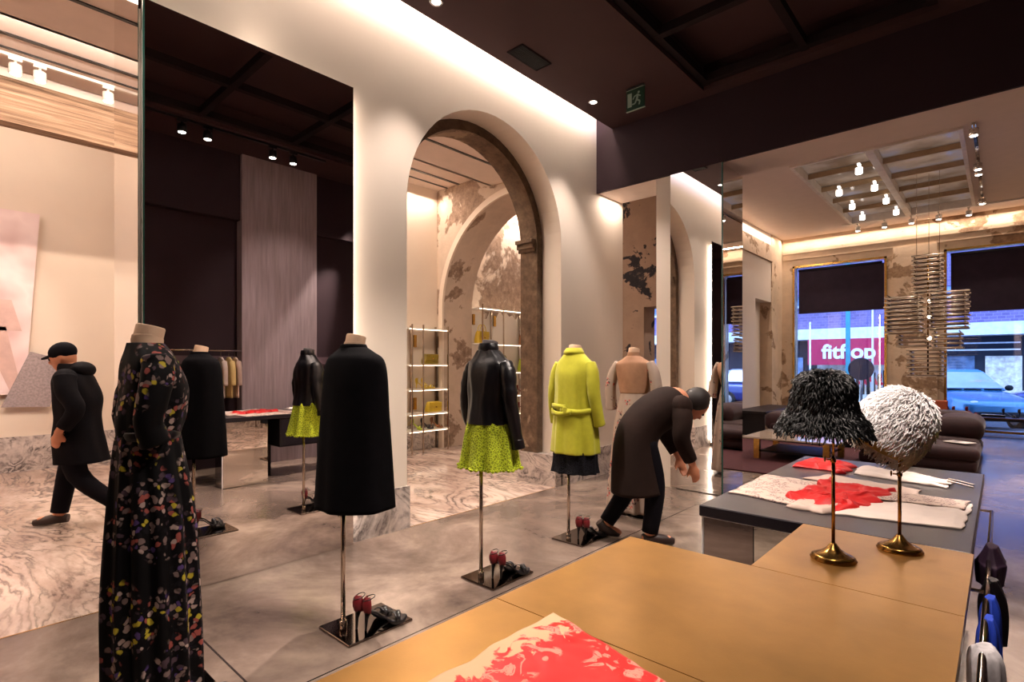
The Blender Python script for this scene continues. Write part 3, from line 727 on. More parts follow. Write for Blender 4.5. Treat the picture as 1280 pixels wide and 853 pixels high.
add_tube(bm, [(0, 0, 1.25), (0, 0, 3.2)], .012, 8); obj('stem', bm, 'brass', t)
for z in (2.46, 2.2, 1.85):
    bm = bmesh.new(); add_ball(bm, (.02, 0, z), .03, 10); obj('bulb', bm, 'lens_warm', t)

# ------------------------------------------------------------------ tables
t = thing('display_table', 'L-shaped gold-topped display table in the foreground', 'table', (0, 0, 0))
GX0, GX1 = -.963, -.065
def top_piece(poly, name='table_top'):
    bm = bmesh.new(); add_prism(bm, poly, 'z', .762, .80); return obj(name, bm, 'gold_top', t)
top_piece([(GX0, -1.2), (GX1, -1.2), (GX1, .998), (GX0, .998)])
top_piece([(GX0, 1.001), (GX1, 1.001), (GX1, 1.676), (GX0, 1.676)])
top_piece([(-.556, 1.679), (GX1, 1.679), (GX1, 2.252), (-.556, 2.252)])
bm = bmesh.new(); add_box(bm, GX0 + .01, GX1 - .01, -1.18, 1.665, .70, .761); add_box(bm, -.546, GX1 - .01, 1.665, 2.245, .70, .761); obj('apron', bm, 'black_body', t)
for x in (GX0 + .03, GX1 - .08):
    for y in (-1.15, .2, 1.0):
        bm = bmesh.new(); add_box(bm, x, x + .05, y, y + .05, 0, .70); obj('leg', bm, 'black_body', t)
bm = bmesh.new(); add_box(bm, GX0 + .05, GX1 - .30, -1.1, 1.58, .22, .25); obj('lower_shelf', bm, 'black_body', t)
t = thing('display_table', 'black-topped display table behind the gold one, holding folded garments', 'table', (0, 0, 0))
bm = bmesh.new(); add_rbox(bm, -.965, -.07, 2.256, 3.95, .752, .80, r=.004, seg=1); obj('table_top', bm, 'black_top', t)
bm = bmesh.new(); add_box(bm, -.955, -.16, 2.30, 2.80, 0, .751); obj('pedestal', bm, 'black_body', t)
bm = bmesh.new(); add_box(bm, -.960, -.752, 2.292, 2.30, .005, .748); obj('mirror_panel', bm, 'mirror_dark_refl', t)['label'] = 'mirror panel tinted as a darker reflection'
bm = bmesh.new(); add_box(bm, -.748, -.155, 2.292, 2.30, .005, .748); obj('mirror_panel', bm, 'mirror_pale', t)
bm = bmesh.new(); add_box(bm, -.963, -.955, 2.300, 2.80, .005, .748); obj('mirror_panel', bm, 'mirror_clear', t)
bm = bmesh.new(); add_box(bm, -.966, -.958, 2.288, 2.296, .0, .752); add_box(bm, -.962, -.155, 2.288, 2.296, .742, .75); obj('panel_edge', bm, 'sign_white', t)
bm = bmesh.new(); add_rbox(bm, -.95, -.16, 2.95, 3.93, .40, .751, r=.004, seg=1); obj('drawer_box', bm, 'black_body', t)
for y in (3.0, 3.86):
    bm = bmesh.new(); add_box(bm, -.5, -.44, y, y + .04, 0, .40); obj('leg', bm, 'black_body', t)
for y0 in (2.97, 3.45):
    bm = bmesh.new(); add_box(bm, -.958, -.951, y0, y0 + .46, .42, .735); obj('drawer', bm, 'black_top', t)

# garments on the tables ------------------------------------------------
def cloth(name, quad, z, nx, ny, m, label, cat, amp=.008, thick=.005, ragged=.006, seed=0, freq=9, hscale=1, group=None, shape=None):
    """draped flat garment from four corners; wrinkled surface with thickness"""
    bm = bmesh.new(); A, B, Cc, D = [Vector(q + (0,)) for q in quad]
    top = []; bot = []
    for j in range(ny + 1):
        rt, rb = [], []
        for i in range(nx + 1):
            u, v = i / nx, j / ny
            uu, vv = u, v
            if shape: uu, vv = shape(u, v)
            p = A * (1 - uu) * (1 - vv) + B * uu * (1 - vv) + Cc * uu * vv + D * (1 - uu) * vv
            e = min(u, 1 - u, v, 1 - v)
            w = Vector((noise.noise(p * 14 + Vector((seed, 0, 0))), noise.noise(p * 14 + Vector((0, seed, 5))), 0)) * ragged
            h = amp * (1 + noise.noise(Vector((p.x * freq + seed, p.y * freq, seed)))) * min(1, e * 10 + .1) + amp * .5 * abs(noise.noise(Vector((p.x * freq * 3, p.y * freq * 2.5, seed + 4)))) * min(1, e * 12)
            rt.append(bm.verts.new((p.x + w.x, p.y + w.y, z + thick + h * hscale))); rb.append(bm.verts.new((p.x + w.x, p.y + w.y, z + .0008)))
        top.append(rt); bot.append(rb)
    for j in range(ny):
        for i in range(nx):
            f = bm.faces.new((top[j][i], top[j][i + 1], top[j + 1][i + 1], top[j + 1][i])); f.smooth = True
            bm.faces.new((bot[j][i], bot[j + 1][i], bot[j + 1][i + 1], bot[j][i + 1]))
    for i in range(nx):
        bm.faces.new((bot[0][i], bot[0][i + 1], top[0][i + 1], top[0][i])); bm.faces.new((top[ny][i], top[ny][i + 1], bot[ny][i + 1], bot[ny][i]))
    for j in range(ny):
        bm.faces.new((bot[j + 1][0], bot[j][0], top[j][0], top[j + 1][0])); bm.faces.new((bot[j][nx], bot[j + 1][nx], top[j + 1][nx], top[j][nx]))
    o = obj(name, bm, m)
    if label: tag(o, label, cat, group)
    return o
ZT = .80
def scallop(u, v):
    return (u * (1 - .0) - (.018 * abs(math.sin(v * 24)) if u < .02 else 0), v + (.0))
cloth('satin_slip', ((-.80, .30), (-.22, .25), (-.12, .86), (-.80, 1.03)), ZT, 120, 120, 'slip', 'coral red satin slip with cream lace border on the gold table', 'garment', .007, .003, .010, 3, 6, 1)
cloth('printed_blouse', ((-.95, 2.56), (-.60, 2.50), (-.62, 3.08), (-.95, 3.10)), ZT, 50, 40, 'print_silk', 'pale printed blouse laid flat at the left end of the black table', 'garment', .008, .005, .02, 5)
b_ = cloth('lace_garment', ((-.50, 2.47), (-.10, 2.55), (-.09, 3.04), (-.50, 3.02)), ZT, 60, 40, 'white_silk', 'white silk garment with printed lace panel near the right edge of the black table', 'garment', .007, .005, .012, 6)
pp = cloth('lace_panel', ((-.46, 2.80), (-.11, 2.85), (-.10, 3.03), (-.46, 3.01)), ZT + .016, 40, 16, 'print_silk', None, None, .003, .002, .01, 9); pp.parent = b_
cloth('beige_camisole', ((-.78, 3.14), (-.30, 3.05), (-.28, 3.20), (-.70, 3.33)), ZT, 40, 14, 'beige_silk', 'beige camisole lying behind the crumpled red silk on the black table', 'garment', .006, .005, .02, 7)
cloth('red_slip', ((-.70, 2.56), (-.46, 2.52), (-.34, 3.04), (-.66, 3.10)), ZT + .002, 56, 46, 'red_silk', 'crumpled bright red silk slip over the middle of the black table', 'garment', .022, .004, .05, 8, 15)
cloth('white_lingerie', ((-.66, 2.46), (-.52, 2.44), (-.50, 2.58), (-.66, 2.62)), ZT, 24, 20, 'beige_silk', 'small cream bra spilling over the front of the crumpled red slip', 'garment', .014, .004, .03, 11, 20)
cloth('red_lingerie', ((-.90, 3.48), (-.64, 3.44), (-.64, 3.74), (-.90, 3.80)), ZT, 40, 30, 'red_silk', 'crumpled red lace garment at the far left of the black table', 'garment', .018, .004, .05, 12, 16)
cloth('white_stole', ((-.62, 3.46), (-.20, 3.36), (-.18, 3.54), (-.60, 3.78)), ZT, 60, 20, 'white_silk', 'long white silk garment along the far edge of the black table', 'garment', .010, .005, .02, 13, 12)
t = cloth('strappy_top', ((-.28, 3.40), (-.18, 3.42), (-.19, 3.52), (-.26, 3.50)), ZT + .012, 20, 10, 'white_silk', 'white thin-strapped end of garment at the far right corner of the black table', 'garment', .006, .002, .01, 14, 20)
for dy in (0, .07):
    bm = bmesh.new(); add_tube(bm, [(-.20, 3.43 + dy, .826), (-.16, 3.46 + dy, .815), (-.10, 3.43 + dy, .808)], .004, 6); obj('strap', bm, 'white_silk', t)

# clothes rail under the right side
t = thing('clothes_rail', 'metal clothes rail under the right edge of the black table', 'rail', (0, 0, 0))
bm = bmesh.new(); add_tube(bm, [(-.035, 1.3, .69), (-.035, 3.5, .69)], .008, 8); obj('bar', bm, 'steel', t)
for y in (1.3, 2.24, 3.5):
    bm = bmesh.new(); add_tube(bm, [(-.035, y, .69), (-.10, y, .69), (-.10, y, .725)], .006, 8); obj('bracket', bm, 'steel', t)
def hung(y, z0, z1, rx, ry, m, lb, x=-.035, seed=0):
    bm = bmesh.new()
    add_cloth_loft(bm, [(z0, x, y, rx * .9, ry, .004), ((z0 + z1) / 2, x, y, rx, ry * 1.0, .005), (z1 - .05, x, y, rx * .9, ry * .8, .003), (z1, x, y, rx * .35, ry * .5, 0)], 48, 7, seed, 6, wob=.008, seed=seed)
    tag(obj('hanging_garment', bm, m), lb, 'garment', 'clothes hanging under the right table edge')
hung(2.66, .60, .735, .042, .09, 'plum_cloth', 'plum dark garment folded over the rail at the table edge', -.028, 1)
hung(2.36, .50, .70, .035, .05, 'black_leather', 'black garment hanging just before the plum one under the table edge', -.02, 2)
hung(2.18, .40, .70, .026, .05, 'blue_cloth', 'bright blue garment hanging under the table edge, upper of the blue pieces', -.026, 3)
hung(2.00, .32, .70, .026, .05, 'blue_cloth', 'bright blue garment hanging nearer the camera under the table edge', -.026, 4)
hung(1.78, .10, .70, .040, .07, 'grey_cloth', 'pale grey printed garment hanging lowest under the table edge', -.03, 5)

# ------------------------------------------------------------------ hats on brass stands
def hat_stand(loc, h, label):
    t = thing('hat_stand', label, 'hat stand', loc, 0, 'brass hat stands on the gold table')
    bm = bmesh.new(); add_lathe(bm, [(.062, 0), (.064, .004), (.058, .008), (.060, .011), (.050, .016), (.036, .022), (.020, .034), (.010, .048), (.007, .052)], n=40); obj('base', bm, 'brass', t)
    bm = bmesh.new(); add_tube(bm, [(0, 0, .05), (0, 0, h * .62)], .0052, 12); add_lathe(bm, [(.007, h * .6), (.008, h * .605), (.008, h * .625), (.006, h * .63)], n=16); add_tube(bm, [(0, 0, h * .62), (0, 0, h)], .0038, 12); obj('pole', bm, 'brass', t)
    bm = bmesh.new(); add_tube(bm, [(0, 0, h * .615), (-.018, -.004, h * .615)], .0025, 8); add_ball(bm, (-.022, -.005, h * .618), .006, 10, .5, 1, 1.6); obj('thumb_screw', bm, 'brass', t)
    bm = bmesh.new(); add_ball(bm, (0, 0, h), .03, 16, 1, 1, .6); obj('hat_rest', bm, 'black_leather', t)
    return t
H1 = (-.385, 1.90); H2 = (-.245, 2.14)
hat_stand((H1[0], H1[1], ZT), .50, 'brass hat stand under the black ruffled hat')
hat_stand((H2[0], H2[1], ZT), .40, 'brass hat stand under the white ruffled hat')
def hat(name, label, prof, loc, tilt, m, inner, nstrips, slen, swid, seed, out, thick=.003):
    t = thing(name, label, 'hat', loc); t.rotation_euler = tilt if not isinstance(tilt, Matrix) else tilt.to_euler()
    rnd = random.Random(seed)
    pr = catmull([(r, z) for r, z in prof], 5)
    bm = bmesh.new(); n = 48; rings = []
    full = pr + [(max(r - .006, .001), z + (.004 if i < 3 else -.004)) for i, (r, z) in enumerate(pr)][::-1]
    add_rings(bm, [[(r * math.cos(2 * math.pi * k / n), r * math.sin(2 * math.pi * k / n), z) for k in range(n)] for r, z in pr], True, (False, True))
    obj('hat_body', bm, m, t)
    bm = bmesh.new()
    add_rings(bm, [[(r * .965 * math.cos(2 * math.pi * k / n), r * .965 * math.sin(2 * math.pi * k / n), z * .97 + .001) for k in range(n)] for r, z in pr], True, (False, True)); obj('lining', bm, inner, t)
    # ruffle strips laid over the body
    bm = bmesh.new()
    L = [0]
    for i in range(1, len(pr)): L.append(L[-1] + math.hypot(pr[i][0] - pr[i - 1][0], pr[i][1] - pr[i - 1][1]) * (pr[i][0] + .02))
    for s in range(nstrips):
        q = rnd.random() * L[-1]
        i = max(1, next(k for k in range(len(L)) if L[k] >= q or k == len(L) - 1))
        f = rnd.random(); r = pr[i - 1][0] * (1 - f) + pr[i][0] * f; z = pr[i - 1][1] * (1 - f) + pr[i][1] * f
        a = rnd.random() * 2 * math.pi
        dn = Vector((pr[i - 1][0] - pr[i][0], 0, pr[i - 1][1] - pr[i][1]));
        dn = dn.normalized() if dn.length > 1e-6 else Vector((0, 0, -1))
        nrm = Vector((-dn.z, 0, dn.x)); nrm = nrm if nrm.x > 0 or nrm.z > 0 else -nrm
        rot = Matrix.Rotation(a, 3, 'Z')
        tw = rnd.uniform(-.5, .5)
        dn2 = rot @ dn; nr2 = rot @ nrm; sd = dn2.cross(nr2)
        dn2 = (dn2 + sd * tw).normalized(); sd = dn2.cross(nr2).normalized()
        p = rot @ Vector((r, 0, z)); sl = slen * rnd.uniform(.6, 1.3); w = swid * rnd.uniform(.7, 1.3); lift = out * rnd.uniform(.5, 1.4)
        pts = [p, p + dn2 * sl * .5 + nr2 * lift, p + dn2 * sl + nr2 * lift * rnd.uniform(.4, 1.3)]
        vs = []
        for k, pt in enumerate(pts):
            ww = w * (1, 1, .6)[k]
            vs.append([bm.verts.new(pt - sd * ww), bm.verts.new(pt + nr2 * thick), bm.verts.new(pt + sd * ww)])
        for k in range(2):
            for j in range(2): bm.faces.new((vs[k][j], vs[k][j + 1], vs[k + 1][j + 1], vs[k + 1][j])).smooth = True
    o = obj('ruffle', bm, m, t, normals=False); o['kind'] = 'stuff'
    return t
hat('ruffled_hat', 'black ruffled bell-shaped hat on the left brass stand', [(.122, 0), (.108, .03), (.088, .065), (.079, .10), (.074, .13), (.062, .16), (.034, .176), (.004, .18)],
    (H1[0] - .03, H1[1], 1.195), (R(2), R(2), 0), 'black_feather', 'black_leather', 3000, .026, .0020, 1, .010)
hat('ruffled_hat', 'white ruffled cloche hat tilted on the right brass stand', [(.092, -.01), (.098, .02), (.100, .06), (.095, .10), (.082, .138), (.058, .168), (.028, .184), (.004, .19)],
    (-.292, 2.098, 1.150), Matrix.Rotation(R(38), 3, Vector((-.67, .74, 0))), 'white_feather', 'cream_lining', 4600, .032, .0016, 2, .009)

# ------------------------------------------------------------------ high-heel shoe
def shoe(loc, rotz, label, group, red='red_patent', blk='black_leather'):
    t = thing('high_heel_shoe', label, 'shoe', loc, rotz, group)
    # sole: platform under the forefoot, arch up to the heel
    rows = [(-.108, .100, .018), (-.09, .102, .026), (-.05, .088, .022), (-.01, .055, .026), (.03, .030, .036), (.07, .024, .040), (.10, .024, .034), (.122, .028, .012)]
    rr = catmull(rows, 4); bm = bmesh.new()
    rings = []
    for y, z, w in rr:
        th = .007 if y < .0 else .007 + min(1, y / .03) * .014
        rings.append([(-w, y, z), (-w * .6, y, z + .003), (w * .6, y, z + .003), (w, y, z), (w * .92, y, z - th), (-w * .92, y, z - th)])
    add_rings(bm, rings); obj('sole', bm, blk, t)
    bm = bmesh.new(); add_tube(bm, [(0, -.092, .098), (0, -.099, .06), (0, -.103, 0)], [.018, .009, .006], 12); obj('heel', bm, blk, t)
    bm = bmesh.new(); rings = []
    for h, s in ((-.006, .8), (.02, 1.05), (.045, 1.05), (.066, .78), (.075, .5)):
        ring = []
        for k in range(13):
            a = math.pi + math.pi * k / 12
            ring.append((.032 * s * math.cos(a), -.083 + .035 * s * math.sin(a) * (1 + h), .100 + h))
        for k in range(12, -1, -1):
            a = math.pi + math.pi * k / 12
            ring.append((.029 * s * math.cos(a), -.083 + .031 * s * math.sin(a) * (1 + h), .100 + h))
        rings.append(ring)
    add_rings(bm, rings); obj('heel_counter', bm, red, t)['label'] = 'deep red heel counter'
    for y, h, sk in ((.045, .040, .015), (.075, .036, -.012)):
        bm = bmesh.new(); add_tube(bm, [(.038 * math.cos(math.pi * k / 10), y + sk * math.cos(math.pi * k / 10), .024 + h * math.sin(math.pi * k / 10)) for k in range(11)], .011, 8, .25, (0, 0, 1)); obj('toe_strap', bm, blk, t)
    bm = bmesh.new(); add_tube(bm, [(.024 * math.cos(2 * math.pi * k / 20), -.085 + .031 * math.sin(2 * math.pi * k / 20), .168 + .008 * math.sin(2 * math.pi * k / 20)) for k in range(21)], .0026, 6); obj('ankle_strap', bm, blk, t)
    return t

# ------------------------------------------------------------------ mannequins
def mannequin(x, y, label, hem, neck_z=1.50, neckm='linen', body='linen', plate=True, torso_top=1.50, lean=0, px=-.02, py=-.06):
    t = thing('dress_form', label, 'mannequin', (x, y, 0))
    bm = bmesh.new(); add_rbox(bm, -.13, .17, -.14, .25, 0, .014, r=.003, seg=1); obj('base_plate', bm, 'plate', t)
    bm = bmesh.new(); add_tube(bm, [(px, py, .014), (px, py, hem + .12)], .0125, 16); obj('pole', bm, 'steel', t)
    bm = bmesh.new(); add_lathe(bm, [(.02, .014), (.02, .05), (.016, .055)], px, py, 0, 16); add_tube(bm, [(px, py, hem - .06), (px - .03, py - .01, hem - .06)], .005, 8); obj('collar', bm, 'steel', t)
    bm = bmesh.new()
    add_cloth_loft(bm, [(hem + .10, px, py * .5, .08, .06, 0), (hem + .2, 0, 0, .10, .08, 0), (1.06, 0, 0, .10, .07, 0), (1.28, 0, .0, .135, .085, 0), (1.40, 0, 0, .135, .066, 0), (1.46, 0, -.005, .085, .052, 0), (1.50, 0, -.005, .058, .056, 0), (1.525, 0, -.005, .052, .052, 0)], 40, 1, 0, 5)
    obj('torso', bm, body, t)
    bm = bmesh.new(); m_ = Matrix.Rotation(R(-12), 4, 'X'); add_lathe(bm, [(.055, 0), (.052, .02), (.052, .055), (.050, .060), (.02, .062)], 0, -.005, 1.50, 28, mtx=m_); obj('neck', bm, neckm, t)
    return t
def sleeve(bm, side, pts, rad, wr=.004, seed=0, n=20):
    P = catmull([tuple(p) + (r,) for p, r in zip(pts, rad)], 6)
    pp = [(side * a[0], a[1], a[2]) for a in P]; rr = [a[3] * (1 + wr * 20 * noise.noise(Vector((i * .5, seed, 0)))) for i, a in enumerate(P)]
    add_tube(bm, pp, rr, n, .92)
def at(o, parentless, loc):
    o.location = loc; return o
G = {}
def garment(name, label, cat, loc):
    return thing(name, label, cat, loc)

# 1 floral gown ----------------------------------------------------------
X, Y = -2.56, .625
mannequin(X, Y, 'dress form with tilted linen neck wearing the long black floral gown', .45, px=.03, py=-.02)
g = thing('floral_gown', 'floor-length sheer black gown with scattered flower print, nearest mannequin on the left', 'dress', (X, Y, 0))
bm = bmesh.new()
add_cloth_loft(bm, [(.02, 0, .02, .19, .160, .016), (.4, 0, .012, .19, .158, .015), (.8, 0, .01, .165, .142, .010), (1.05, 0, 0, .13, .118, .004), (1.13, 0, 0, .115, .108, .002)], 96, 13, .4, 10)
obj('skirt', bm, 'floral_black', g)
bm = bmesh.new()
add_cloth_loft(bm, [(1.12, 0, 0, .118, .110, 0), (1.20, 0, .01, .13, .122, .003), (1.30, 0, .02, .145, .118, .002), (1.40, 0, .006, .15, .095, .001), (1.45, 0, 0, .115, .08, 0), (1.49, 0, -.01, .066, .064, 0)], 72, 9, .1, 6, wob=.01)
obj('bodice', bm, 'floral_black', g)
bm = bmesh.new(); add_cloth_loft(bm, [(1.105, 0, 0, .131, .105, 0), (1.12, 0, 0, .134, .108, 0), (1.14, 0, 0, .131, .106, 0)], 60, 1, 0, 3); obj('waistband', bm, 'satin', g)
for s in (1, -1):
    bm = bmesh.new(); sleeve(bm, s, [(.125, 0, 1.425), (.155, -.01, 1.35), (.165, -.03, 1.26), (.16, -.04, 1.18), (.155, -.015, 1.10)], [.056, .057, .054, .050, .054], seed=s)
    obj('sleeve', bm, 'floral_black', g)
if 0: bm = bmesh.new(); add_rings(bm, [[(.078 * k_ * math.cos(2 * math.pi * k / 30), -.01 + .068 * k_ * math.sin(2 * math.pi * k / 30) , zz + .03 * -math.sin(2 * math.pi * k / 30)) for k in range(30)] for k_, zz in ((1.25, 1.462), (1.1, 1.482), (.95, 1.494))], True); obj('collar_yoke', bm, 'linen', g)['label'] = 'pale inner neckline'

# 2 cape -----------------------------------------------------------------
X, Y = -2.555, 1.565
mannequin(X, Y, 'dress form with linen neck wearing the black velvet cape coat', .66)
bm = bmesh.new()
add_cloth_loft(bm, [(.655, 0, 0, .235, .195, .006), (.90, 0, 0, .225, .18, .004), (1.15, 0, 0, .215, .16, .002), (1.34, 0, .0, .21, .145, 0), (1.43, 0, .0, .19, .125, 0), (1.47, 0, -.005, .13, .09, 0), (1.50, 0, -.01, .07, .062, 0)], 80, 7, 1.0, 7)
g = tag(obj('velvet_cape', bm, 'velvet', loc=(X, Y, 0)), 'plain black velvet cape coat on the mannequin in front of the wall mirror', 'coat')
bm = bmesh.new(); add_cloth_loft(bm, [(1.482, 0, -.006, .080, .070, 0), (1.50, 0, -.01, .077, .068, 0), (1.512, 0, -.01, .070, .063, 0)], 40, 1, 0, 4); obj('collar', bm, 'velvet', g)

# 3 jacket and lace skirt --------------------------------------------------
X, Y = -2.50, 2.53
mannequin(X, Y, 'dress form with grey neck wearing the black satin jacket and lime skirt', .74, neckm='grey_neck')
bm = bmesh.new()
add_cloth_loft(bm, [(.735, 0, 0, .215, .18, .018), (.85, 0, 0, .195, .16, .012), (1.0, 0, 0, .175, .135, .005), (1.12, 0, 0, .13, .10, 0)], 96, 10, .7, 7, wob=.01)
g = tag(obj('lace_skirt', bm, 'green_lace', loc=(X, Y, 0)), 'short lime green lace skirt below the black satin jacket', 'skirt')
bm = bmesh.new()
for k in range(48):
    a = 2 * math.pi * k / 48; f = .020 * math.cos(10 * a + .7 + .735 * 1.3)
    add_ball(bm, ((.212 + f) * math.cos(a), (.177 + f) * math.sin(a), .737), .013, 8, 1, 1, .8)
obj('scalloped_hem', bm, 'green_lace', g)
g = thing('satin_jacket', 'short black satin jacket worn above the lime lace skirt', 'jacket', (X, Y, 0))
bm = bmesh.new()
add_cloth_loft(bm, [(1.02, 0, -.005, .168, .132, .004), (1.08, 0, -.005, .158, .122, .003), (1.17, 0, 0, .152, .118, .003), (1.30, 0, .005, .165, .128, .003), (1.40, 0, 0, .168, .108, 0), (1.455, 0, -.005, .12, .080, 0), (1.50, 0, -.01, .075, .066, 0)], 72, 8, .2, 6, wob=.014)
obj('bodice', bm, 'satin', g)
bm = bmesh.new(); add_cloth_loft(bm, [(1.49, 0, -.01, .070, .062, 0), (1.515, 0, -.012, .072, .064, 0), (1.545, 0, -.012, .062, .058, 0)], 40, 1, 0, 4, (False, False)); obj('collar', bm, 'satin', g)
for s in (1, -1):
    bm = bmesh.new(); sleeve(bm, s, [(.14, 0, 1.41), (.175, -.01, 1.34), (.20, -.02, 1.2), (.21, .0, 1.06), (.225 if s > 0 else .19, .03, .90 if s > 0 else .97)], [.050, .054, .048, .044, .036], .007, s + 3)
    o = obj('sleeve', bm, 'satin', g)
    bm = bmesh.new(); sleeve(bm, s, [(.222 if s > 0 else .19, .028, .93 if s > 0 else .99), (.228 if s > 0 else .194, .035, .87 if s > 0 else .93)], [.040, .044], 0); obj('cuff', bm, 'satin', o)

# 4 chartreuse coat --------------------------------------------------------
X, Y = -2.55, 3.56
mannequin(X, Y, 'dress form wearing the chartreuse wool coat over black lace', .56)
bm = bmesh.new()
add_cloth_loft(bm, [(.545, 0, 0, .20, .16, .012), (.62, 0, 0, .19, .15, .009), (.75, 0, 0, .19, .14, .003), (1.0, 0, 0, .14, .11, 0)], 80, 11, 0, 5, wob=.006)
tag(obj('black_lace_dress', bm, 'black_lace', loc=(X, Y, 0)), 'black lace hem showing under the chartreuse coat', 'dress')
g = thing('wool_coat', 'chartreuse yellow-green wool coat with back belt on the middle mannequin', 'coat', (X, Y, 0))
bm = bmesh.new()
add_cloth_loft(bm, [(.70, 0, 0, .205, .165, .010), (.85, 0, 0, .195, .155, .008), (1.02, 0, -.002, .18, .142, .006), (1.18, 0, -.002, .172, .135, .004), (1.32, 0, 0, .175, .13, .002), (1.41, 0, 0, .165, .105, 0), (1.46, 0, -.005, .12, .085, 0), (1.50, 0, -.01, .08, .07, 0)], 96, 8, 1.6, 7)
obj('coat_body', bm, 'green_wool', g)
bm = bmesh.new(); add_cloth_loft(bm, [(1.485, 0, -.01, .082, .074, 0), (1.505, 0, -.014, .086, .078, 0), (1.54, 0, -.012, .064, .060, 0)], 40, 1, 0, 4, (False, False)); obj('collar', bm, 'green_wool', g)
for s in (1, -1):
    bm = bmesh.new(); sleeve(bm, s, [(.14, 0, 1.41), (.172, -.01, 1.33), (.195, -.02, 1.18), (.21, 0, 1.04), (.215, .03, .93)], [.055, .058, .054, .050, .050], .002, s + 7); obj('sleeve', bm, 'green_wool', g)
def belt(z, a0, a1, rx, ry, w, sag, name='belt'):
    bm = bmesh.new(); rings = []
    for k in range(25):
        a = a0 + (a1 - a0) * k / 24; zz = z - sag * math.sin(math.pi * k / 24)
        c, s_ = math.cos(a), math.sin(a)
        rings.append([(rx * c, ry * s_, zz - w), ((rx + .012) * c, (ry + .012) * s_, zz - w * .9), ((rx + .012) * c, (ry + .012) * s_, zz + w * .9), (rx * c, ry * s_, zz + w)])
    add_rings(bm, rings); return obj(name, bm, 'green_wool', g)
belt(1.07, R(195), R(275), .188, .150, .02, -.005); belt(1.05, R(262), R(345), .188, .150, .02, .015); belt(1.035, R(215), R(290), .192, .155, .02, .02)
bm = bmesh.new(); add_rbox(bm, .0, .035, -.168, -.150, 1.02, 1.075, r=.006, seg=2); obj('belt_loop', bm, 'green_wool', g)

# 5 beige gown ---------------------------------------------------------------
X, Y = -2.56, 4.52
mannequin(X, Y, 'dress form with linen body wearing the long beige floral gown', .4, body='linen_dark')
g = thing('beige_gown', 'long beige gown with dark floral print on the farthest mannequin', 'dress', (X, Y, 0))
bm = bmesh.new()
add_cloth_loft(bm, [(.05, 0, 0, .25, .20, .020), (.4, 0, 0, .225, .18, .015), (.8, 0, 0, .19, .15, .009), (1.06, 0, 0, .145, .112, .004), (1.15, 0, 0, .13, .10, 0)], 90, 12, 1.2, 8)
obj('skirt', bm, 'floral_beige', g)
bm = bmesh.new(); add_cloth_loft(bm, [(1.14, 0, 0, .135, .104, 0), (1.22, 0, .01, .155, .12, .002), (1.32, 0, .015, .178, .13, .001), (1.41, 0, 0, .185, .104, 0), (1.455, 0, -.005, .12, .08, 0), (1.49, 0, -.01, .062, .06, 0)], 60, 5, 0, 6); obj('bodice', bm, 'linen_dark', g)['label'] = 'plain tan sheer bodice'
for s in (1, -1):
    bm = bmesh.new(); sleeve(bm, s, [(.16, 0, 1.42), (.21, -.01, 1.33), (.24, -.02, 1.2), (.25, 0, 1.08), (.255, .02, .98)], [.05, .054, .056, .058, .062], .003, s + 11); obj('sleeve', bm, 'floral_beige', g)

SG = 'black high heels with red backs on the mannequin plates'
for (x, y, nm) in ((-2.555, 1.565, 'the black velvet cape'), (-2.50, 2.53, 'the satin jacket and lime skirt'), (-2.55, 3.56, 'the chartreuse coat')):
    shoe((x + .045, y + .08, .0145), R(2), 'black high heel with red back under ' + nm + ', left one', SG)
    shoe((x + .125, y + .10, .0145), R(-14), 'black high heel with red back under ' + nm + ', right one', SG)
shoe((-2.44, .78, .0145), R(-30), 'dark strappy shoe on the plate beside the floral gown hem', SG, 'black_leather')

# ------------------------------------------------------------------ people
def limb(bm, pts, rad, n=14): add_tube(bm, pts, rad, n); [add_ball(bm, p, r * .99, 12) for p, r in zip(pts, rad)]
def hand(bm, wrist, d, up, s=1):
    """palm and five bent fingers; d = finger direction, up = back of hand"""
    w = Vector(wrist); d = Vector(d).normalized(); up = Vector(up); up = (up - d * up.dot(d)).normalized(); sd = d.cross(up) * s
    limb(bm, [w, w + d * .04, w + d * .085], [.026, .032, .030])
    add_ball(bm, w + d * .055 + sd * .012, .03, 10); add_ball(bm, w + d * .055 - sd * .012, .03, 10)
    for k, L in enumerate((.066, .075, .070, .055)):
        b = w + d * .085 + sd * (.026 - .0175 * k)
        limb(bm, [b, b + d * L * .5 - up * .006, b + d * L * .8 - up * .022, b + d * L * .92 - up * .036], [.0095, .009, .0082, .007], 8)
    b = w + d * .03 + sd * .03
    limb(bm, [b, b + d * .03 + sd * .022 - up * .008, b + d * .055 + sd * .026 - up * .018], [.013, .011, .009], 8)
def head(bm, c, fwd, tiltm):
    m = tiltm
    add_ball(bm, c, .1, 22, .76, .95, 1.12, m)
    f = lambda v: Vector(c) + m.to_3x3() @ Vector(v)
    add_ball(bm, f((0, .035, -.06)), .066, 16, .85, .95, .9, m)          # jaw
    add_ball(bm, f((0, .103, -.018)), .016, 10, .8, 1.2, 1.3, m)        # nose
    add_tube(bm, [f((0, .088, .012)), f((0, .112, -.024))], [.008, .013], 8)
    add_ball(bm, f((0, .094, -.062)), .014, 10, 1.7, .7, .6, m)         # mouth
    for s in (-1, 1): add_ball(bm, f((s * .078, -.005, -.012)), .024, 10, .35, .8, 1.2, m); add_ball(bm, f((s * .03, .083, .016)), .02, 10, 1, .6, .5, m)
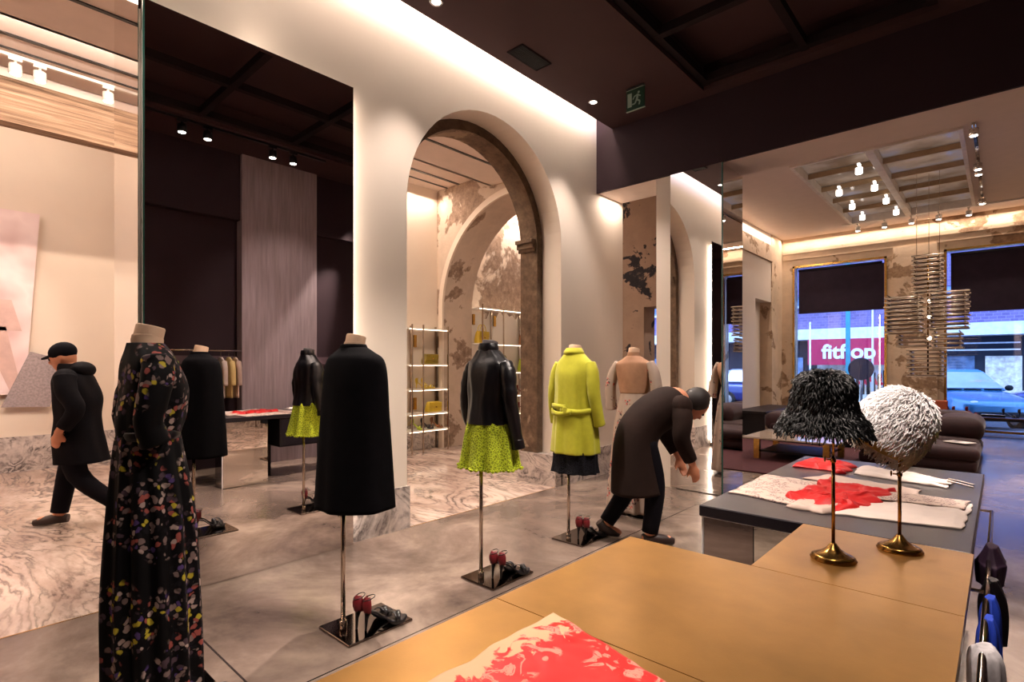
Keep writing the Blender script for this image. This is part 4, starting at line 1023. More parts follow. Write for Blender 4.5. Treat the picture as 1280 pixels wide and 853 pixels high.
def solid(o, vox=.011):
    md = o.modifiers.new('Remesh', 'REMESH'); md.mode = 'VOXEL'; md.voxel_size = vox; md.use_smooth_shade = True
    sm = o.modifiers.new('Smooth', 'SMOOTH'); sm.factor = .5; sm.iterations = 2
    dg = bpy.context.evaluated_depsgraph_get(); me = bpy.data.meshes.new_from_object(o.evaluated_get(dg))
    o.modifiers.clear(); o.data = me
    return o
def person1():
    t = thing('person', 'person in a dark padded coat and cap walking left across the marble floor', 'person', (-5.98, .93, 0), R(152))
    bm = bmesh.new(); T = Matrix.Rotation(R(-22), 4, 'X')
    limb(bm, [(0, 0, .86), (0, .0, 1.0), (0, .02, 1.15), (0, .03, 1.28)], [.13, .125, .14, .14], 18)
    limb(bm, [(-.15, .03, 1.29), (.15, .03, 1.29)], [.065, .065]); limb(bm, [(0, .04, 1.32), (0, .07, 1.42)], [.055, .052])
    head(bm, (0, .105, 1.475), 1, T)
    limb(bm, [(.09, 0, .84), (.095, .10, .47), (.09, .17, .10)], [.095, .062, .042]); limb(bm, [(-.09, 0, .84), (-.09, -.03, .46), (-.09, -.30, .19)], [.095, .062, .042])
    limb(bm, [(.09, .14, .055), (.09, .30, .045)], [.042, .034]); limb(bm, [(-.09, -.33, .16), (-.09, -.26, .045)], [.042, .034])
    for s in (-1, 1):
        limb(bm, [(s * .19, .03, 1.28), (s * .25, -.04 + s * .03, 1.03), (s * .22, .10 + s * .04, .84)], [.055, .042, .030]); hand(bm, (s * .22, .10 + s * .04, .84), (-s * .2, .25, -1), (s, 0, 0), s)
    solid(obj('body', bm, 'skin', t))
    for s in (-1, 1):
        bm = bmesh.new(); add_ball(bm, Vector((0, .105, 1.475)) + T.to_3x3() @ Vector((s * .03, .088, .008)), .011, 10); obj('eye', bm, 'eye', t)
    bm = bmesh.new()
    add_cloth_loft(bm, [(.56, 0, -.03, .215, .20, .006), (.75, 0, -.01, .205, .18, .006), (.95, 0, 0, .19, .16, .006), (1.12, 0, .0, .205, .165, .006), (1.27, 0, .02, .215, .14, .004), (1.34, 0, .03, .15, .11, 0), (1.38, 0, .045, .09, .09, 0)], 60, 5, 0, 8, wob=.012)
    for s in (-1, 1): add_ball(bm, (s * .165, .03, 1.285), .088, 16); sleeve(bm, s, [(.17, .03, 1.30), (.225, .0, 1.18), (.25, -.04 + s * .03, 1.03), (.23, .06 + s * .04, .88)], [.085, .078, .068, .056], .003, s)
    obj('padded_coat', bm, 'coat_black', t)
    bm = bmesh.new(); add_ball(bm, (0, -.03, 1.36), .12, 20, 1.15, .8, .62); add_cloth_loft(bm, [(1.33, 0, .03, .12, .11, 0), (1.38, 0, .045, .105, .10, 0), (1.415, 0, .055, .085, .085, 0)], 40, 1, 0, 3); obj('hood', bm, 'coat_black', t)
    bm = bmesh.new(); c0 = Vector((0, .105, 1.475))
    add_ball(bm, c0 + T.to_3x3() @ Vector((0, -.012, .038)), .104, 22, .84, 1.0, .84, T)
    br = [c0 + T.to_3x3() @ Vector(p) for p in ((-.06, .07, .035), (0, .10, .04), (.06, .07, .035), (.05, .135, .03), (0, .155, .03), (-.05, .135, .03))]
    v1 = [bm.verts.new(p) for p in br]; v2 = [bm.verts.new(p + Vector((0, 0, .008))) for p in br]
    bm.faces.new(v1); bm.faces.new(v2[::-1])
    for k in range(6): bm.faces.new((v1[k], v1[(k + 1) % 6], v2[(k + 1) % 6], v2[k]))
    obj('cap', bm, 'navy_cloth', t)
    for nm, pts, rad in (('trouser_leg', [(.09, 0, .82), (.095, .10, .47), (.09, .165, .11)], [.11, .082, .066]), ('trouser_leg', [(-.09, 0, .82), (-.09, -.03, .46), (-.09, -.30, .20)], [.11, .082, .064])):
        bm = bmesh.new(); add_tube(bm, catmull(pts, 5), [r[0] for r in catmull([(r,) for r in rad], 5)], 18); obj(nm, bm, 'navy_cloth', t)
    for pts, hl in (([(.09, .10, .05), (.09, .18, .055), (.09, .26, .042), (.09, .35, .03)], 0), ([(-.09, -.36, .20), (-.09, -.33, .14), (-.09, -.29, .075), (-.09, -.24, .03)], 0)):
        bm = bmesh.new(); add_tube(bm, pts, [.04, .05, .046, .028], 14, .9); obj('shoe', bm, 'shoe_brown', t)
def person2():
    t = thing('person', 'stooping person in a dark brown coat passing in front of the beige gown', 'person', (-2.13, 3.86, 0), R(-48))
    T = Matrix.Rotation(R(-62), 4, 'X')
    bm = bmesh.new()
    limb(bm, [(0, -.02, .84), (0, .04, .95), (0, .16, 1.05), (0, .27, 1.10)], [.13, .125, .135, .13], 18)
    limb(bm, [(-.14, .28, 1.09), (.14, .28, 1.09)], [.062, .062]); limb(bm, [(0, .31, 1.11), (0, .37, 1.10)], [.052, .05])
    head(bm, (0, .44, 1.085), 1, T)
    limb(bm, [(.09, 0, .82), (.095, .09, .46), (.09, .06, .09)], [.095, .062, .042]); limb(bm, [(-.09, 0, .82), (-.09, -.06, .45), (-.09, -.25, .12)], [.095, .062, .042])
    limb(bm, [(.09, .03, .05), (.09, .20, .04)], [.042, .032]); limb(bm, [(-.09, -.28, .09), (-.09, -.16, .04)], [.042, .032])
    for s in (-1, 1):
        limb(bm, [(s * .18, .28, 1.08), (s * .22, .25, .84), (s * .17, .36, .64)], [.052, .042, .030]); hand(bm, (s * .17, .36, .64), (-s * .1, .3, -1), (s, 0, 0), s)
    solid(obj('body', bm, 'skin', t))
    for s in (-1, 1):
        bm = bmesh.new(); add_ball(bm, Vector((0, .44, 1.085)) + T.to_3x3() @ Vector((s * .03, .088, .008)), .011, 10); obj('eye', bm, 'eye', t)
    bm = bmesh.new()
    P = catmull([(0, -.03, .40, .245), (0, -.04, .60, .225), (0, -.03, .82, .205), (0, .04, .95, .20), (0, .15, 1.04, .20), (0, .25, 1.09, .185), (0, .33, 1.11, .115)], 6)
    add_tube(bm, [p[:3] for p in P], [p[3] for p in P], 28, .82, (0, 1, 0))
    add_ball(bm, (0, .25, 1.085), .15, 20, 1.45, .75, .62); add_ball(bm, (0, .325, 1.11), .09, 18, 1.1, .8, .9)
    for s in (-1, 1): add_ball(bm, (s * .16, .275, 1.085), .088, 16); sleeve(bm, s, [(.15, .27, 1.09), (.215, .27, .98), (.23, .26, .84), (.185, .34, .68)], [.085, .074, .064, .052], .003, s)
    obj('long_coat', bm, 'coat_brown', t)
    bm = bmesh.new(); add_ball(bm, Vector((0, .44, 1.085)) + T.to_3x3() @ Vector((0, -.03, .02)), .11, 20, .88, .95, 1.05, T); obj('hair', bm, 'dark_hair', t)
    for pts in ([(.09, 0, .80), (.095, .09, .46), (.09, .055, .10)], [(-.09, 0, .80), (-.09, -.06, .45), (-.09, -.25, .13)]):
        bm = bmesh.new(); add_tube(bm, catmull(pts, 5), [r[0] for r in catmull([(.105,), (.08,), (.062,)], 5)], 18); obj('trouser_leg', bm, 'navy_cloth', t)
    for pts in ([(.09, 0, .05), (.09, .07, .055), (.09, .15, .042), (.09, .24, .03)], [(-.09, -.31, .13), (-.09, -.28, .09), (-.09, -.22, .05), (-.09, -.15, .03)]):
        bm = bmesh.new(); add_tube(bm, pts, [.04, .05, .046, .028], 14, .9); obj('shoe', bm, 'shoe_brown', t)
person1(); person2()

# ------------------------------------------------------------------ picture in the back room
t = thing('wall_picture', 'large pale pink photographic print on the far wall behind the walking person', 'picture', (-9.55, 0, 0))
bm = bmesh.new(); add_prism(bm, [(.25, 1.02), (.93, 1.02), (1.08, 3.42), (.25, 3.42)], 'x', -.04, .03); obj('panel', bm, 'art', t)
bm = bmesh.new(); add_prism(bm, [(.70, .86), (1.18, .84), (1.32, 1.48), (.98, 1.58)], 'x', .035, .055); obj('grey_panel', bm, 'art_grey', t)
bm = bmesh.new()
for a, b_, w in (((.35, 1.9), (.62, .95), .10), ((.62, 1.9), (.86, 1.0), .09)):
    add_prism(bm, [(a[0] - w * 1.4, a[1]), (b_[0] - w * .6, b_[1]), (b_[0] + w * .6, b_[1]), (a[0] + w * 1.4, a[1])], 'x', .031, .034)
add_prism(bm, [(.27, 1.85), (.9, 1.85), (.8, 2.25), (.3, 2.25)], 'x', .031, .034)
obj('printed_figure', bm, 'art_skin', t)

# ------------------------------------------------------------------ shelves with bags behind the arch
def shelf_unit(y0, y1, zs, posts, label, zt):
    t = thing('display_shelf', label, 'shelf', (-7.188, 0, 0), 0)
    for z in zs:
        bm = bmesh.new(); add_box(bm, .03, .33, y0, y1, z - .022, z); obj('shelf_board', bm, 'shelf_glass', t)
        bm = bmesh.new(); add_box(bm, .31, .328, y0 + .02, y1 - .02, z - .027, z - .023); obj('light_strip', bm, 'led', t)
    for y in posts:
        bm = bmesh.new(); add_box(bm, .0, .03, y - .015, y + .015, 0.0, zt); add_box(bm, .33, .35, y - .01, y + .01, 0, zt); obj('post', bm, 'steel', t)
        for z in (zs[0] - .3, zs[2] - .35):
            bm = bmesh.new(); add_rbox(bm, .031, .06, y + .03, y + .09, z, z + .2, r=.004, seg=1); obj('bracket', bm, 'gold_metal', t)
shelf_unit(5.15, 5.98, (2.0, 1.42, 1.02, .63, .36), (5.2, 5.42, 5.94), 'white display shelves on the left wall behind the arch', 2.05)
shelf_unit(6.68, 9.6, (2.44, 1.8, 1.28, .84, .5), (6.75, 7.3, 8.1, 9.2), 'white display shelves under the peeled plaster arch', 2.5)
bm = bmesh.new(); rr_ = random.Random(3); y_ = 6.66; P_ = [(6.66, .41)]
top_ = []
while y_ < 9.7: top_.append((y_, 2.36 + rr_.uniform(-.09, .1))); y_ += .09
add_prism(bm, [(9.7, .41)] + top_[::-1] + [(6.66, .41)], 'x', -7.2, -7.192)
struct('wall_plaster_patch', bm, 'white_wall')
def handbag(loc, rotz, w, h, m, label, tall=True):
    t = thing('handbag', label, 'handbag', loc, rotz, 'handbags on the shelves behind the arch')
    bm = bmesh.new()
    rows = [(0, 0, 0, w * .5, .065, 0), (h * .3, 0, 0, w * .5, .07, 0), (h * .8, 0, 0, w * .44, .045, 0), (h, 0, 0, w * .40, .02, 0)]
    rr = catmull(rows, 4); rings = []
    for z, cx, cy, rx, ry, _ in rr:
        ring = []
        for k in range(28):
            a = 2 * math.pi * k / 28; c, s = math.cos(a), math.sin(a)
            ring.append((rx * math.copysign(abs(c) ** .45, c), ry * math.copysign(abs(s) ** .45, s), z))
        rings.append(ring)
    add_rings(bm, rings); obj('bag_body', bm, m, t)
    bm = bmesh.new(); add_rbox(bm, -w * .42, w * .42, -.078, -.05, h * .45, h * .96, r=.01, seg=2); obj('flap', bm, m, t)
    bm = bmesh.new(); add_rbox(bm, -.015, .015, -.086, -.076, h * .42, h * .55, r=.003, seg=1); obj('clasp', bm, 'gold_metal', t)
    if tall:
        for s in (-.03, .03):
            bm = bmesh.new(); add_tube(bm, [(w * .26 * math.cos(math.pi * k / 12), s, h * .9 + h * .65 * math.sin(math.pi * k / 12)) for k in range(13)], .008, 8); obj('handle', bm, m, t)
    return t
RB = R(90)
handbag((-7.0, 5.68, 1.42), RB, .30, .17, 'bag_snake', 'patterned yellow and brown bag on the second shelf of the left unit', False)
handbag((-7.0, 5.75, .63), RB, .30, .17, 'bag_yellow', 'yellow flap bag low on the left shelf unit', False)
handbag((-6.98, 6.86, 1.80), RB, .30, .22, 'bag_yellow', 'yellow handbag on the shelf behind the jacket mannequin')
handbag((-7.0, 8.15, 1.80), RB, .42, .24, 'bag_tan', 'tan leather handbag on the upper shelf under the peeled arch')
handbag((-7.0, 8.12, 1.28), RB, .44, .25, 'bag_green', 'lime green handbag directly below the tan one')
handbag((-7.0, 7.45, 1.28), RB, .26, .2, 'bag_snake', 'patterned handbag partly hidden behind the satin jacket')
def pump(loc, rotz, m, label, group):
    t = shoe(loc, rotz, label, group, m, m); return t
pg = 'shoes on the shelves behind the arch'
pump((-6.98, 5.50, 1.02), R(-60), 'bag_yellow', 'yellow high heel on the middle shelf of the left unit, left one', pg)
pump((-6.98, 5.62, 1.02), R(-60), 'bag_yellow', 'yellow high heel on the middle shelf of the left unit, right one', pg)
for i, (y, z, m_) in enumerate(((5.4, .36, 'bag_green'), (5.6, .36, 'black_leather'), (5.8, .36, 'bag_tan'), (7.7, .84, 'bag_tan'), (7.95, .84, 'red_patent'), (8.3, .84, 'grey_cloth'), (8.55, .84, 'bag_tan'), (8.0, .5, 'red_patent'), (8.4, .5, 'black_leather'))):
    pump((-6.98, y, z), R(-70), m_, ['lime shoe on the lowest shelf of the left unit', 'black shoe on the lowest shelf of the left unit', 'tan shoe on the lowest shelf of the left unit', 'tan shoe right of the satin jacket sleeve on the shelves', 'red shoe below the lime handbag', 'pale grey shoe below the lime handbag', 'tan shoe on the shelf below the lime bag, near the stone pier', 'red shoe on the bottom shelf under the peeled arch', 'black shoe on the bottom shelf under the peeled arch'][i], pg)

# ------------------------------------------------------------------ dark wall garments rail (seen in the mirror)
t = thing('clothes_rail', 'clothes rail with pale shirts on the dark wall, seen in the mirror', 'rail', (0, 0, 0))
bm = bmesh.new(); add_tube(bm, [(.30, 2.0, 1.60), (.30, 2.98, 1.60)], .012, 8); obj('bar', bm, 'steel', t)
for y in (2.0, 2.98):
    bm = bmesh.new(); add_tube(bm, [(.30, y, 1.60), (.484, y, 1.60)], .010, 8); obj('bracket', bm, 'steel', t)
for i, (y, m_, lb) in enumerate(((2.15, 'bag_green', 'lime blouse hanging beside the cape reflection in the mirror'), (2.72, 'white_silk', 'white shirt on the rail reflected in the mirror'), (2.82, 'cream_lining', 'cream shirt on the rail reflected in the mirror'), (2.90, 'beige_silk', 'beige shirt on the rail reflected in the mirror, last one'))):
    g = thing('hanging_shirt', lb, 'shirt', (.30, y, -.02), 0, 'shirts on the rail in the mirror'); g.scale = (.75, .75, 1)
    bm = bmesh.new(); add_cloth_loft(bm, [(.98, 0, 0, .17, .03, .008), (1.25, 0, 0, .17, .03, .006), (1.45, 0, 0, .19, .03, .003), (1.53, 0, 0, .06, .025, 0)], 40, 5, 0, 5)
    obj('shirt_body', bm, m_, g)
    for s in (-1, 1):
        bm = bmesh.new(); sleeve(bm, s, [(.15, 0, 1.46), (.2, 0, 1.35), (.22, 0, 1.15)], [.05, .045, .04], 0); obj('sleeve', bm, m_, g)
    bm = bmesh.new(); add_tube(bm, [(0, 0, 1.52), (0, 0, 1.60), (0, .0, 1.632)], .003, 6); obj('hanger_hook', bm, 'steel', g)

# ------------------------------------------------------------------ showroom furniture
def cushion(name, parent, b, r, m='burgundy', puff=.02, seed=0, normals=True):
    x0, x1, y0, y1, z0, z1 = b
    bm = bmesh.new(); add_box(bm, *b); bmesh.ops.recalc_face_normals(bm, faces=bm.faces)
    bmesh.ops.bevel(bm, geom=bm.edges[:], offset=r, segments=5, profile=.5, affect='EDGES')
    bmesh.ops.subdivide_edges(bm, edges=[e for e in bm.edges if e.calc_length() > .14], cuts=5, use_grid_fill=True)
    for v in bm.verts:
        fx = 1 - abs((v.co.x - (x0 + x1) / 2) / ((x1 - x0) / 2)) ** 2.2; fy = 1 - abs((v.co.y - (y0 + y1) / 2) / ((y1 - y0) / 2)) ** 2.2
        if v.co.z > (z0 + z1) / 2: v.co.z += puff * max(fx, 0) * max(fy, 0)
        v.co += Vector((noise.noise(v.co * 5), noise.noise(v.co * 5 + Vector((3, 1, seed))), 0)) * .008 * (1 if v.co.z > z0 + .03 else 0)
    for f in bm.faces: f.smooth = True
    return obj(name, bm, m, parent)
t = thing('sofa', 'long burgundy velvet sofa right of the white hat with a magazine on it', 'sofa', (0, 0, 0))
cushion('base', t, (-1.5, -.22, 8.9, 11.6, .04, .20), .05, puff=0)
cushion('seat_cushion', t, (-1.5, -.20, 8.88, 9.75, .18, .345), .07, seed=1)
cushion('seat_cushion', t, (-1.5, -.22, 9.76, 10.7, .18, .36), .07, seed=2)
cushion('backrest', t, (-1.5, -.30, 10.9, 11.5, .18, .66), .14, seed=3)
cushion('armrest', t, (-.75, -.18, 10.0, 11.3, .30, .64), .15, seed=4)
cushion('pillow', t, (-1.5, -.8, 10.4, 10.85, .34, .58), .09, seed=5)
t = thing('sofa', 'low burgundy velvet sofa behind the black hat and glass table', 'sofa', (0, 0, 0))
cushion('base', t, (-3.2, -1.75, 10.6, 12.2, .04, .22), .05, puff=0)
cushion('seat_cushion', t, (-3.2, -1.75, 10.58, 11.5, .20, .36), .07, seed=6)
cushion('backrest', t, (-3.2, -1.75, 11.5, 12.0, .20, .60), .12, seed=7)
cushion('armrest', t, (-3.3, -2.9, 10.6, 12.0, .20, .52), .12, seed=8)
bm = bmesh.new(); add_rbox(bm, -4.0, -1.0, 7.3, 10.5, .001, .018, r=.006, seg=1)
tag(obj('rug', bm, 'rug'), 'burgundy rug under the low glass table', 'rug')
t = thing('coffee_table', 'low glass-topped coffee table on the burgundy rug', 'table', (-2.25, 8.9, .018))
bm = bmesh.new(); add_rbox(bm, -.62, .62, -.62, .62, .30, .325, r=.005, seg=1); obj('table_top', bm, M['sky_glass'], t)
for x, y in ((-.5, -.5), (.42, -.5), (-.5, .42), (.42, .42)):
    bm = bmesh.new(); add_box(bm, x, x + .08, y, y + .08, 0, .30); obj('leg', bm, 'gold_metal', t)
bm = bmesh.new(); add_box(bm, -.42, .42, -.42, .42, .09, .12); obj('lower_shelf', bm, 'black_body', t)
bm = bmesh.new(); add_rbox(bm, -.15, .15, -.1, .12, 0, .03, r=.004, seg=1)
tag(obj('red_book', bm, 'red_silk', loc=(-2.2, 9.1, .3445)), 'red book lying on the low glass table', 'book')
t = thing('console_shelf', 'dark console shelf against the left wall of the showroom', 'console', (-3.9, 12.0, 0))
bm = bmesh.new(); add_rbox(bm, -.12, .5, -.9, 1.3, .44, .49, r=.004, seg=1); obj('bench_top', bm, 'black_body', t)
for y in (-.8, 1.2):
    bm = bmesh.new(); add_box(bm, -.1, .45, y - .02, y + .02, 0, .44); obj('support', bm, 'black_body', t)
bm = bmesh.new(); add_rbox(bm, -.10, .11, -.14, .14, 0, .012, r=.003, seg=1)
m1 = tag(obj('magazine', bm, 'paper', loc=(-.42, 9.3, .372)), 'open magazine lying on the right burgundy sofa', 'magazine'); m1.rotation_euler = (0, 0, R(60))
bm = bmesh.new(); add_box(bm, -.06, .08, .0, .1, .0121, .013); obj('photo', bm, 'art_grey', m1)
# ledge in window 2 with shoes
t = thing('window_ledge', 'long dark display ledge across the window with shoes on it', 'ledge', (0, 0, 0))
bm = bmesh.new(); add_rbox(bm, -1.35, 1.3, 13.55, 14.15, .355, .40, r=.004, seg=1); obj('ledge_board', bm, 'black_body', t)
bm = bmesh.new(); add_box(bm, -1.35, 1.3, 13.55, 13.56, .40, .412); obj('front_edge', bm, 'gold_metal', t)
for x in (-1.2, 1.1):
    bm = bmesh.new(); add_box(bm, x, x + .05, 13.7, 14.0, 0, .355); obj('support', bm, 'black_body', t)
wg = 'shoes on the window ledge'
shoe((-.62, 13.80, .412), R(-110), 'red high heel on the window ledge beside the orange box', wg, 'red_patent', 'red_patent')
shoe((-.42, 13.84, .412), R(-110), 'red high heel on the window ledge, right of the first red one', wg, 'red_patent', 'red_patent')
shoe((.12, 13.75, .412), R(-100), 'black high heel on the window ledge, left of the black pair', wg, 'black_leather')
shoe((.34, 13.75, .412), R(-100), 'black high heel on the window ledge, right of the black pair', wg, 'black_leather')
bm = bmesh.new(); add_rbox(bm, -.14, .14, -.04, .04, 0, .28, r=.006, seg=1)
b_ = tag(obj('orange_box', bm, 'orange_card', loc=(-.95, 13.85, .412)), 'orange and red box standing at the left end of the window ledge', 'box'); b_.rotation_euler = (0, 0, R(10))
bm = bmesh.new(); add_box(bm, .141, .15, -.042, .042, 0, .28); obj('red_side', bm, 'red_silk', b_)
bm = bmesh.new(); add_rbox(bm, -.17, .17, -.06, .06, 0, .05, r=.006, seg=1)
tag(obj('flat_bag', bm, 'black_leather', loc=(-.12, 13.8, .412)), 'flat dark clutch between the red and black shoes on the ledge', 'bag')

# ------------------------------------------------------------------ street
sbox('ground_street', 'asphalt', (-40, 40, 17.3, 60, -.32, -.20))
sbox('ground_pavement', 'pavement', (-40, 40, 14.86, 17.3, -.3, -.08))
sbox('ground_far_pavement', 'pavement', (-40, 40, 23.6, 26, -.2, -.08))
t = thing('shop_building', 'shop building with purple brick band across the street', 'building', (0, 26, 0))
bm = bmesh.new(); add_box(bm, -30, 30, 0, 4, 4.4, 14); add_box(bm, -30, 30, .02, 4, 2.95, 3.9); obj('brick_wall', bm, 'facade_brick', t)
bm = bmesh.new(); add_box(bm, -30, 30, -.35, 4, 2.50, 2.95); add_box(bm, -30, 30, -.1, 4, 3.9, 4.0); obj('white_band', bm, 'facade_white', t)
bm = bmesh.new(); add_box(bm, -30, 30, .8, 4, -.2, 2.5); obj('shopfront_wall', bm, 'facade_dark', t)
bm = bmesh.new(); add_box(bm, -30, 30, .1, 1, 4.0, 4.4); obj('strip_window', bm, 'shop_glass', t)
for x in range(-14, 10, 2):
    bm = bmesh.new(); add_box(bm, x, x + .12, .0, .2, 3.9, 4.45); obj('mullion', bm, 'facade_white', t)
for x0, x1 in ((-6.0, -3.3),):
    bm = bmesh.new(); add_box(bm, x0, x1, .55, .8, -.1, 1.55); obj('shop_window', bm, 'shop_bright', t)
for x0, x1, m_ in ((-1.9, -.75, 'shop_glass'), (-.45, .55, 'shop_bright'), (.75, 1.3, 'shop_glass'), (-7.4, -6.6, 'shop_glass'), (-16, -9, 'shop_glass')):
    bm = bmesh.new(); add_box(bm, x0, x1, .68, .79, .35, 1.75); obj('shop_window', bm, m_, t)
for z in (1.95, 2.2):
    bm = bmesh.new(); add_box(bm, -2.4, .5, .3, .34, z, z + .05); obj('awning_bar', bm, 'facade_white', t)
def text(s, loc, size, m, parent, name, ext=.01, bold=0):
    cu = bpy.data.curves.new(name, 'FONT'); cu.body = s; cu.size = size; cu.extrude = ext; cu.align_x = 'CENTER'; cu.offset = bold
    o = bpy.data.objects.new(name, cu); C.objects.link(o); cu.materials.append(M[m]); o.location = loc; o.rotation_euler = (R(90), 0, 0)
    o.parent = parent
    me = bpy.data.meshes.new_from_object(o.evaluated_get(bpy.context.evaluated_depsgraph_get())); n_ = o.name
    q = bpy.data.objects.new(name, me); C.objects.link(q); q.parent = parent; q.location = loc; q.rotation_euler = (R(90), 0, 0)
    bpy.data.objects.remove(o); return q
t = thing('shop_sign', 'pink shop sign with white lettering across the street', 'sign', (-4.6, 25.6, 0))
bm = bmesh.new(); add_box(bm, -1.55, 1.4, 0, .3, 1.42, 2.50); obj('sign_board', bm, 'pink_sign', t)
text('fitflop', (-.05, -.03, 1.70), .82, 'sign_white', t, 'lettering', .02, .022)
t = thing('sale_poster', 'red sale lettering in the shop window below the pink sign', 'sign', (-3.8, 26.5, 0))
text('SALE', (0, 0, .62), .62, 'sale_red', t, 'lettering', .02, .02)
bm = bmesh.new(); add_box(bm, -.8, .8, .03, .04, .5, 1.2); obj('poster_board', bm, 'facade_white', t)
bm = bmesh.new()
for k in range(14): add_tube(bm, [(-6.0 + k * .19, 26.5, .2), (-6.0 + k * .19, 26.5, 1.0 + .2 * random.random())], .06, 6)
tag(obj('window_stock', bm, 'tyre'), 'row of dark shoes and goods in the shop window under the pink sign', 'shop goods')['kind'] = 'stuff'
def pole(x, y, r, h, m, lb):
    t = thing('street_pole', lb, 'pole', (x, y, -.2), 0)
    bm = bmesh.new(); add_lathe(bm, [(r * 1.8, 0), (r * 1.6, .25), (r, .3), (r * .8, h)], n=16); obj('shaft', bm, m, t)
    bm = bmesh.new(); add_lathe(bm, [(r * 1.1, h), (r * 1.1, h + .05), (.01, h + .09)], n=16); obj('cap', bm, m, t); return t
pole(-3.55, 19.5, .07, 7, 'teal_pole', 'teal street pole standing before the pink sign')
pole(-2.77, 18.6, .028, 4.2, 'sign_white', 'thin white pole just right of the teal one')
pole(-4.85, 20.5, .03, 3.0, 'sign_white', 'thin white pole left of the teal one')
t = thing('round_road_sign', 'dark round road sign seen behind the black hat', 'road sign', (-2.95, 18.0, -.2))
bm = bmesh.new(); add_lathe(bm, [(.30, -.01), (.32, 0), (.30, .01)], n=32, mtx=Matrix.Translation((0, -.05, 1.5)) @ Matrix.Rotation(R(90), 4, 'X')); obj('sign_disc', bm, 'facade_dark', t)
bm = bmesh.new(); add_tube(bm, [(0, 0, 0), (0, 0, 1.8)], .03, 10); obj('sign_post', bm, 'steel', t)
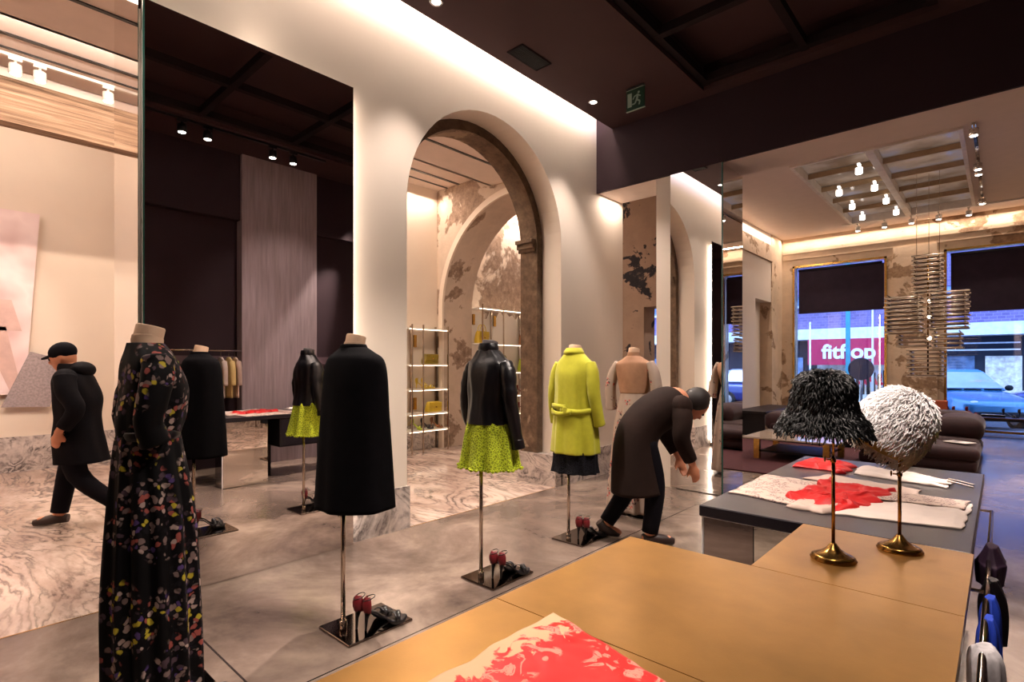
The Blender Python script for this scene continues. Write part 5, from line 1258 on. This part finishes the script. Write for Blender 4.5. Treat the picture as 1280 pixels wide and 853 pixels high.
def car(loc, rotz, m, label):
    t = thing('parked_car', label, 'car', loc, rotz)
    # local +x = front; length 4.2 width 1.7
    def sect(rows, mm, nm):
        bm = bmesh.new(); rr = catmull(rows, 4); rings = []
        for x, zb, zt, w in rr:
            ring = []
            for k in range(24):
                a = 2 * math.pi * k / 24; c, s = math.cos(a), math.sin(a)
                ring.append((x, w * math.copysign(abs(c) ** .4, c), (zb + zt) / 2 + (zt - zb) / 2 * math.copysign(abs(s) ** .4, s)))
            rings.append(ring)
        add_rings(bm, rings); return obj(nm, bm, mm, t)
    sect([(-2.1, .45, .85, .65), (-2.0, .3, .98, .78), (-1.2, .22, 1.0, .84), (0, .22, .98, .85), (.9, .22, .95, .84), (1.6, .24, .84, .80), (2.0, .3, .74, .72), (2.1, .4, .62, .6)], m, 'body')
    bm = bmesh.new()
    for x0, x1, x2, x3, w0, w1, z0, z1 in ((-1.7, -1.25, .15, .95, .78, .62, .93, 1.46),):
        v = [bm.verts.new(p) for p in ((x0, -w0, z0), (x3, -w0, z0), (x3, w0, z0), (x0, w0, z0), (x1, -w1, z1), (x2, -w1, z1), (x2, w1, z1), (x1, w1, z1))]
        for f in ((0, 1, 2, 3), (4, 7, 6, 5), (0, 4, 5, 1), (1, 5, 6, 2), (2, 6, 7, 3), (3, 7, 4, 0)): bm.faces.new([v[i] for i in f])
    bmesh.ops.recalc_face_normals(bm, faces=bm.faces)
    bmesh.ops.bevel(bm, geom=bm.edges[:], offset=.05, segments=3, affect='EDGES'); obj('cabin', bm, m, t)
    def quad(pts, nm, mm, off):
        bm = bmesh.new(); P = [Vector(p) for p in pts]; n = (P[1] - P[0]).cross(P[2] - P[0]).normalized() * off
        a = [bm.verts.new(p + n) for p in P]; b = [bm.verts.new(p + n * .3) for p in P]
        bm.faces.new(a); bm.faces.new(b[::-1])
        for k in range(4): bm.faces.new((a[k], a[(k + 1) % 4], b[(k + 1) % 4], b[k]))
        obj(nm, bm, mm, t)
    quad([(.88, -.70, .99), (.88, .70, .99), (.20, .57, 1.41), (.20, -.57, 1.41)], 'windshield', 'car_glass', .012)
    quad([(-1.63, .70, .99), (-1.63, -.70, .99), (-1.29, -.57, 1.41), (-1.29, .57, 1.41)], 'rear_window', 'car_glass', .012)
    for s in (-1, 1):
        P = [(-1.45, s * .768, 1.0), (.72, s * .768, 1.0), (.12, s * .655, 1.40), (-1.18, s * .655, 1.40)]
        if s > 0: P = P[::-1]
        quad(P, 'side_window', 'car_glass', .012)
        bm = bmesh.new(); add_ball(bm, (.68, s * .92, 1.0), .09, 12, .6, 1, .8); obj('wing_mirror', bm, 'tyre', t)
        bm = bmesh.new(); add_ball(bm, (1.98, s * .52, .66), .11, 12, .6, 1.2, .8); obj('headlight', bm, 'sign_white', t)
        for x in (-1.3, 1.3):
            bm = bmesh.new(); add_lathe(bm, [(.20, -.1), (.30, -.1), (.32, -.07), (.32, .07), (.30, .1), (.2, .1)], n=28, mtx=Matrix.Translation((x, s * .76, .32)) @ Matrix.Rotation(R(90), 4, 'X')); w = obj('wheel', bm, 'tyre', t)
            bm = bmesh.new(); add_lathe(bm, [(.19, -.105), (.19, .105)], n=20, mtx=Matrix.Translation((x, s * .76, .32)) @ Matrix.Rotation(R(90), 4, 'X')); obj('hubcap', bm, 'steel', w)
    bm = bmesh.new()
    for k in range(3): add_tube(bm, [(.95, -.6 + k * .42, .975), (.97, -.25 + k * .42, .965)], .014, 6)
    obj('wiper', bm, 'tyre', t)
    bm = bmesh.new(); add_rbox(bm, 2.06, 2.13, -.6, .6, .38, .5, r=.02, seg=2); obj('bumper', bm, 'tyre', t)
    return t
car((-1.0, 18.3, -.16), R(-60), 'car_blue', 'light blue parked car seen through the right window')
car((2.0, 21.4, -.2), R(178), 'car_navy', 'dark blue car parked behind the light blue one')

# ------------------------------------------------------------------ world, camera
w = bpy.data.worlds.new('World'); sc.world = w; w.use_nodes = True
bg = w.node_tree.nodes['Background']; bg.inputs[0].default_value = (.28, .47, 1.0, 1); bg.inputs[1].default_value = 4.0
s = bpy.data.lights.new('sun', 'SUN'); s.energy = 1.5; s.angle = R(20); s.color = (.55, .75, 1)
so = bpy.data.objects.new('sun', s); C.objects.link(so); so.rotation_euler = (R(55), 0, R(20))

F = 673.0
cam = bpy.data.cameras.new('camera'); co = bpy.data.objects.new('camera', cam); C.objects.link(co)
cam.sensor_width = 36; cam.lens = F / 1280 * 36
cam.shift_y = (457 - 426.5) / 1280
cam.clip_start = .05; cam.clip_end = 200
co.location = (0, 0, 1.40)
co.rotation_euler = (R(90), 0, math.atan2(612, F))
sc.camera = co
sc.view_settings.view_transform = 'Standard'; sc.view_settings.look = 'None'; sc.view_settings.gamma = 1; sc.view_settings.use_curve_mapping = False
sc.view_settings.exposure = .5
sc.cycles.max_bounces = 10; sc.cycles.glossy_bounces = 6; sc.cycles.diffuse_bounces = 4
sc.cycles.caustics_reflective = False; sc.cycles.sample_clamp_indirect = 6
sc.cycles.use_denoising = True
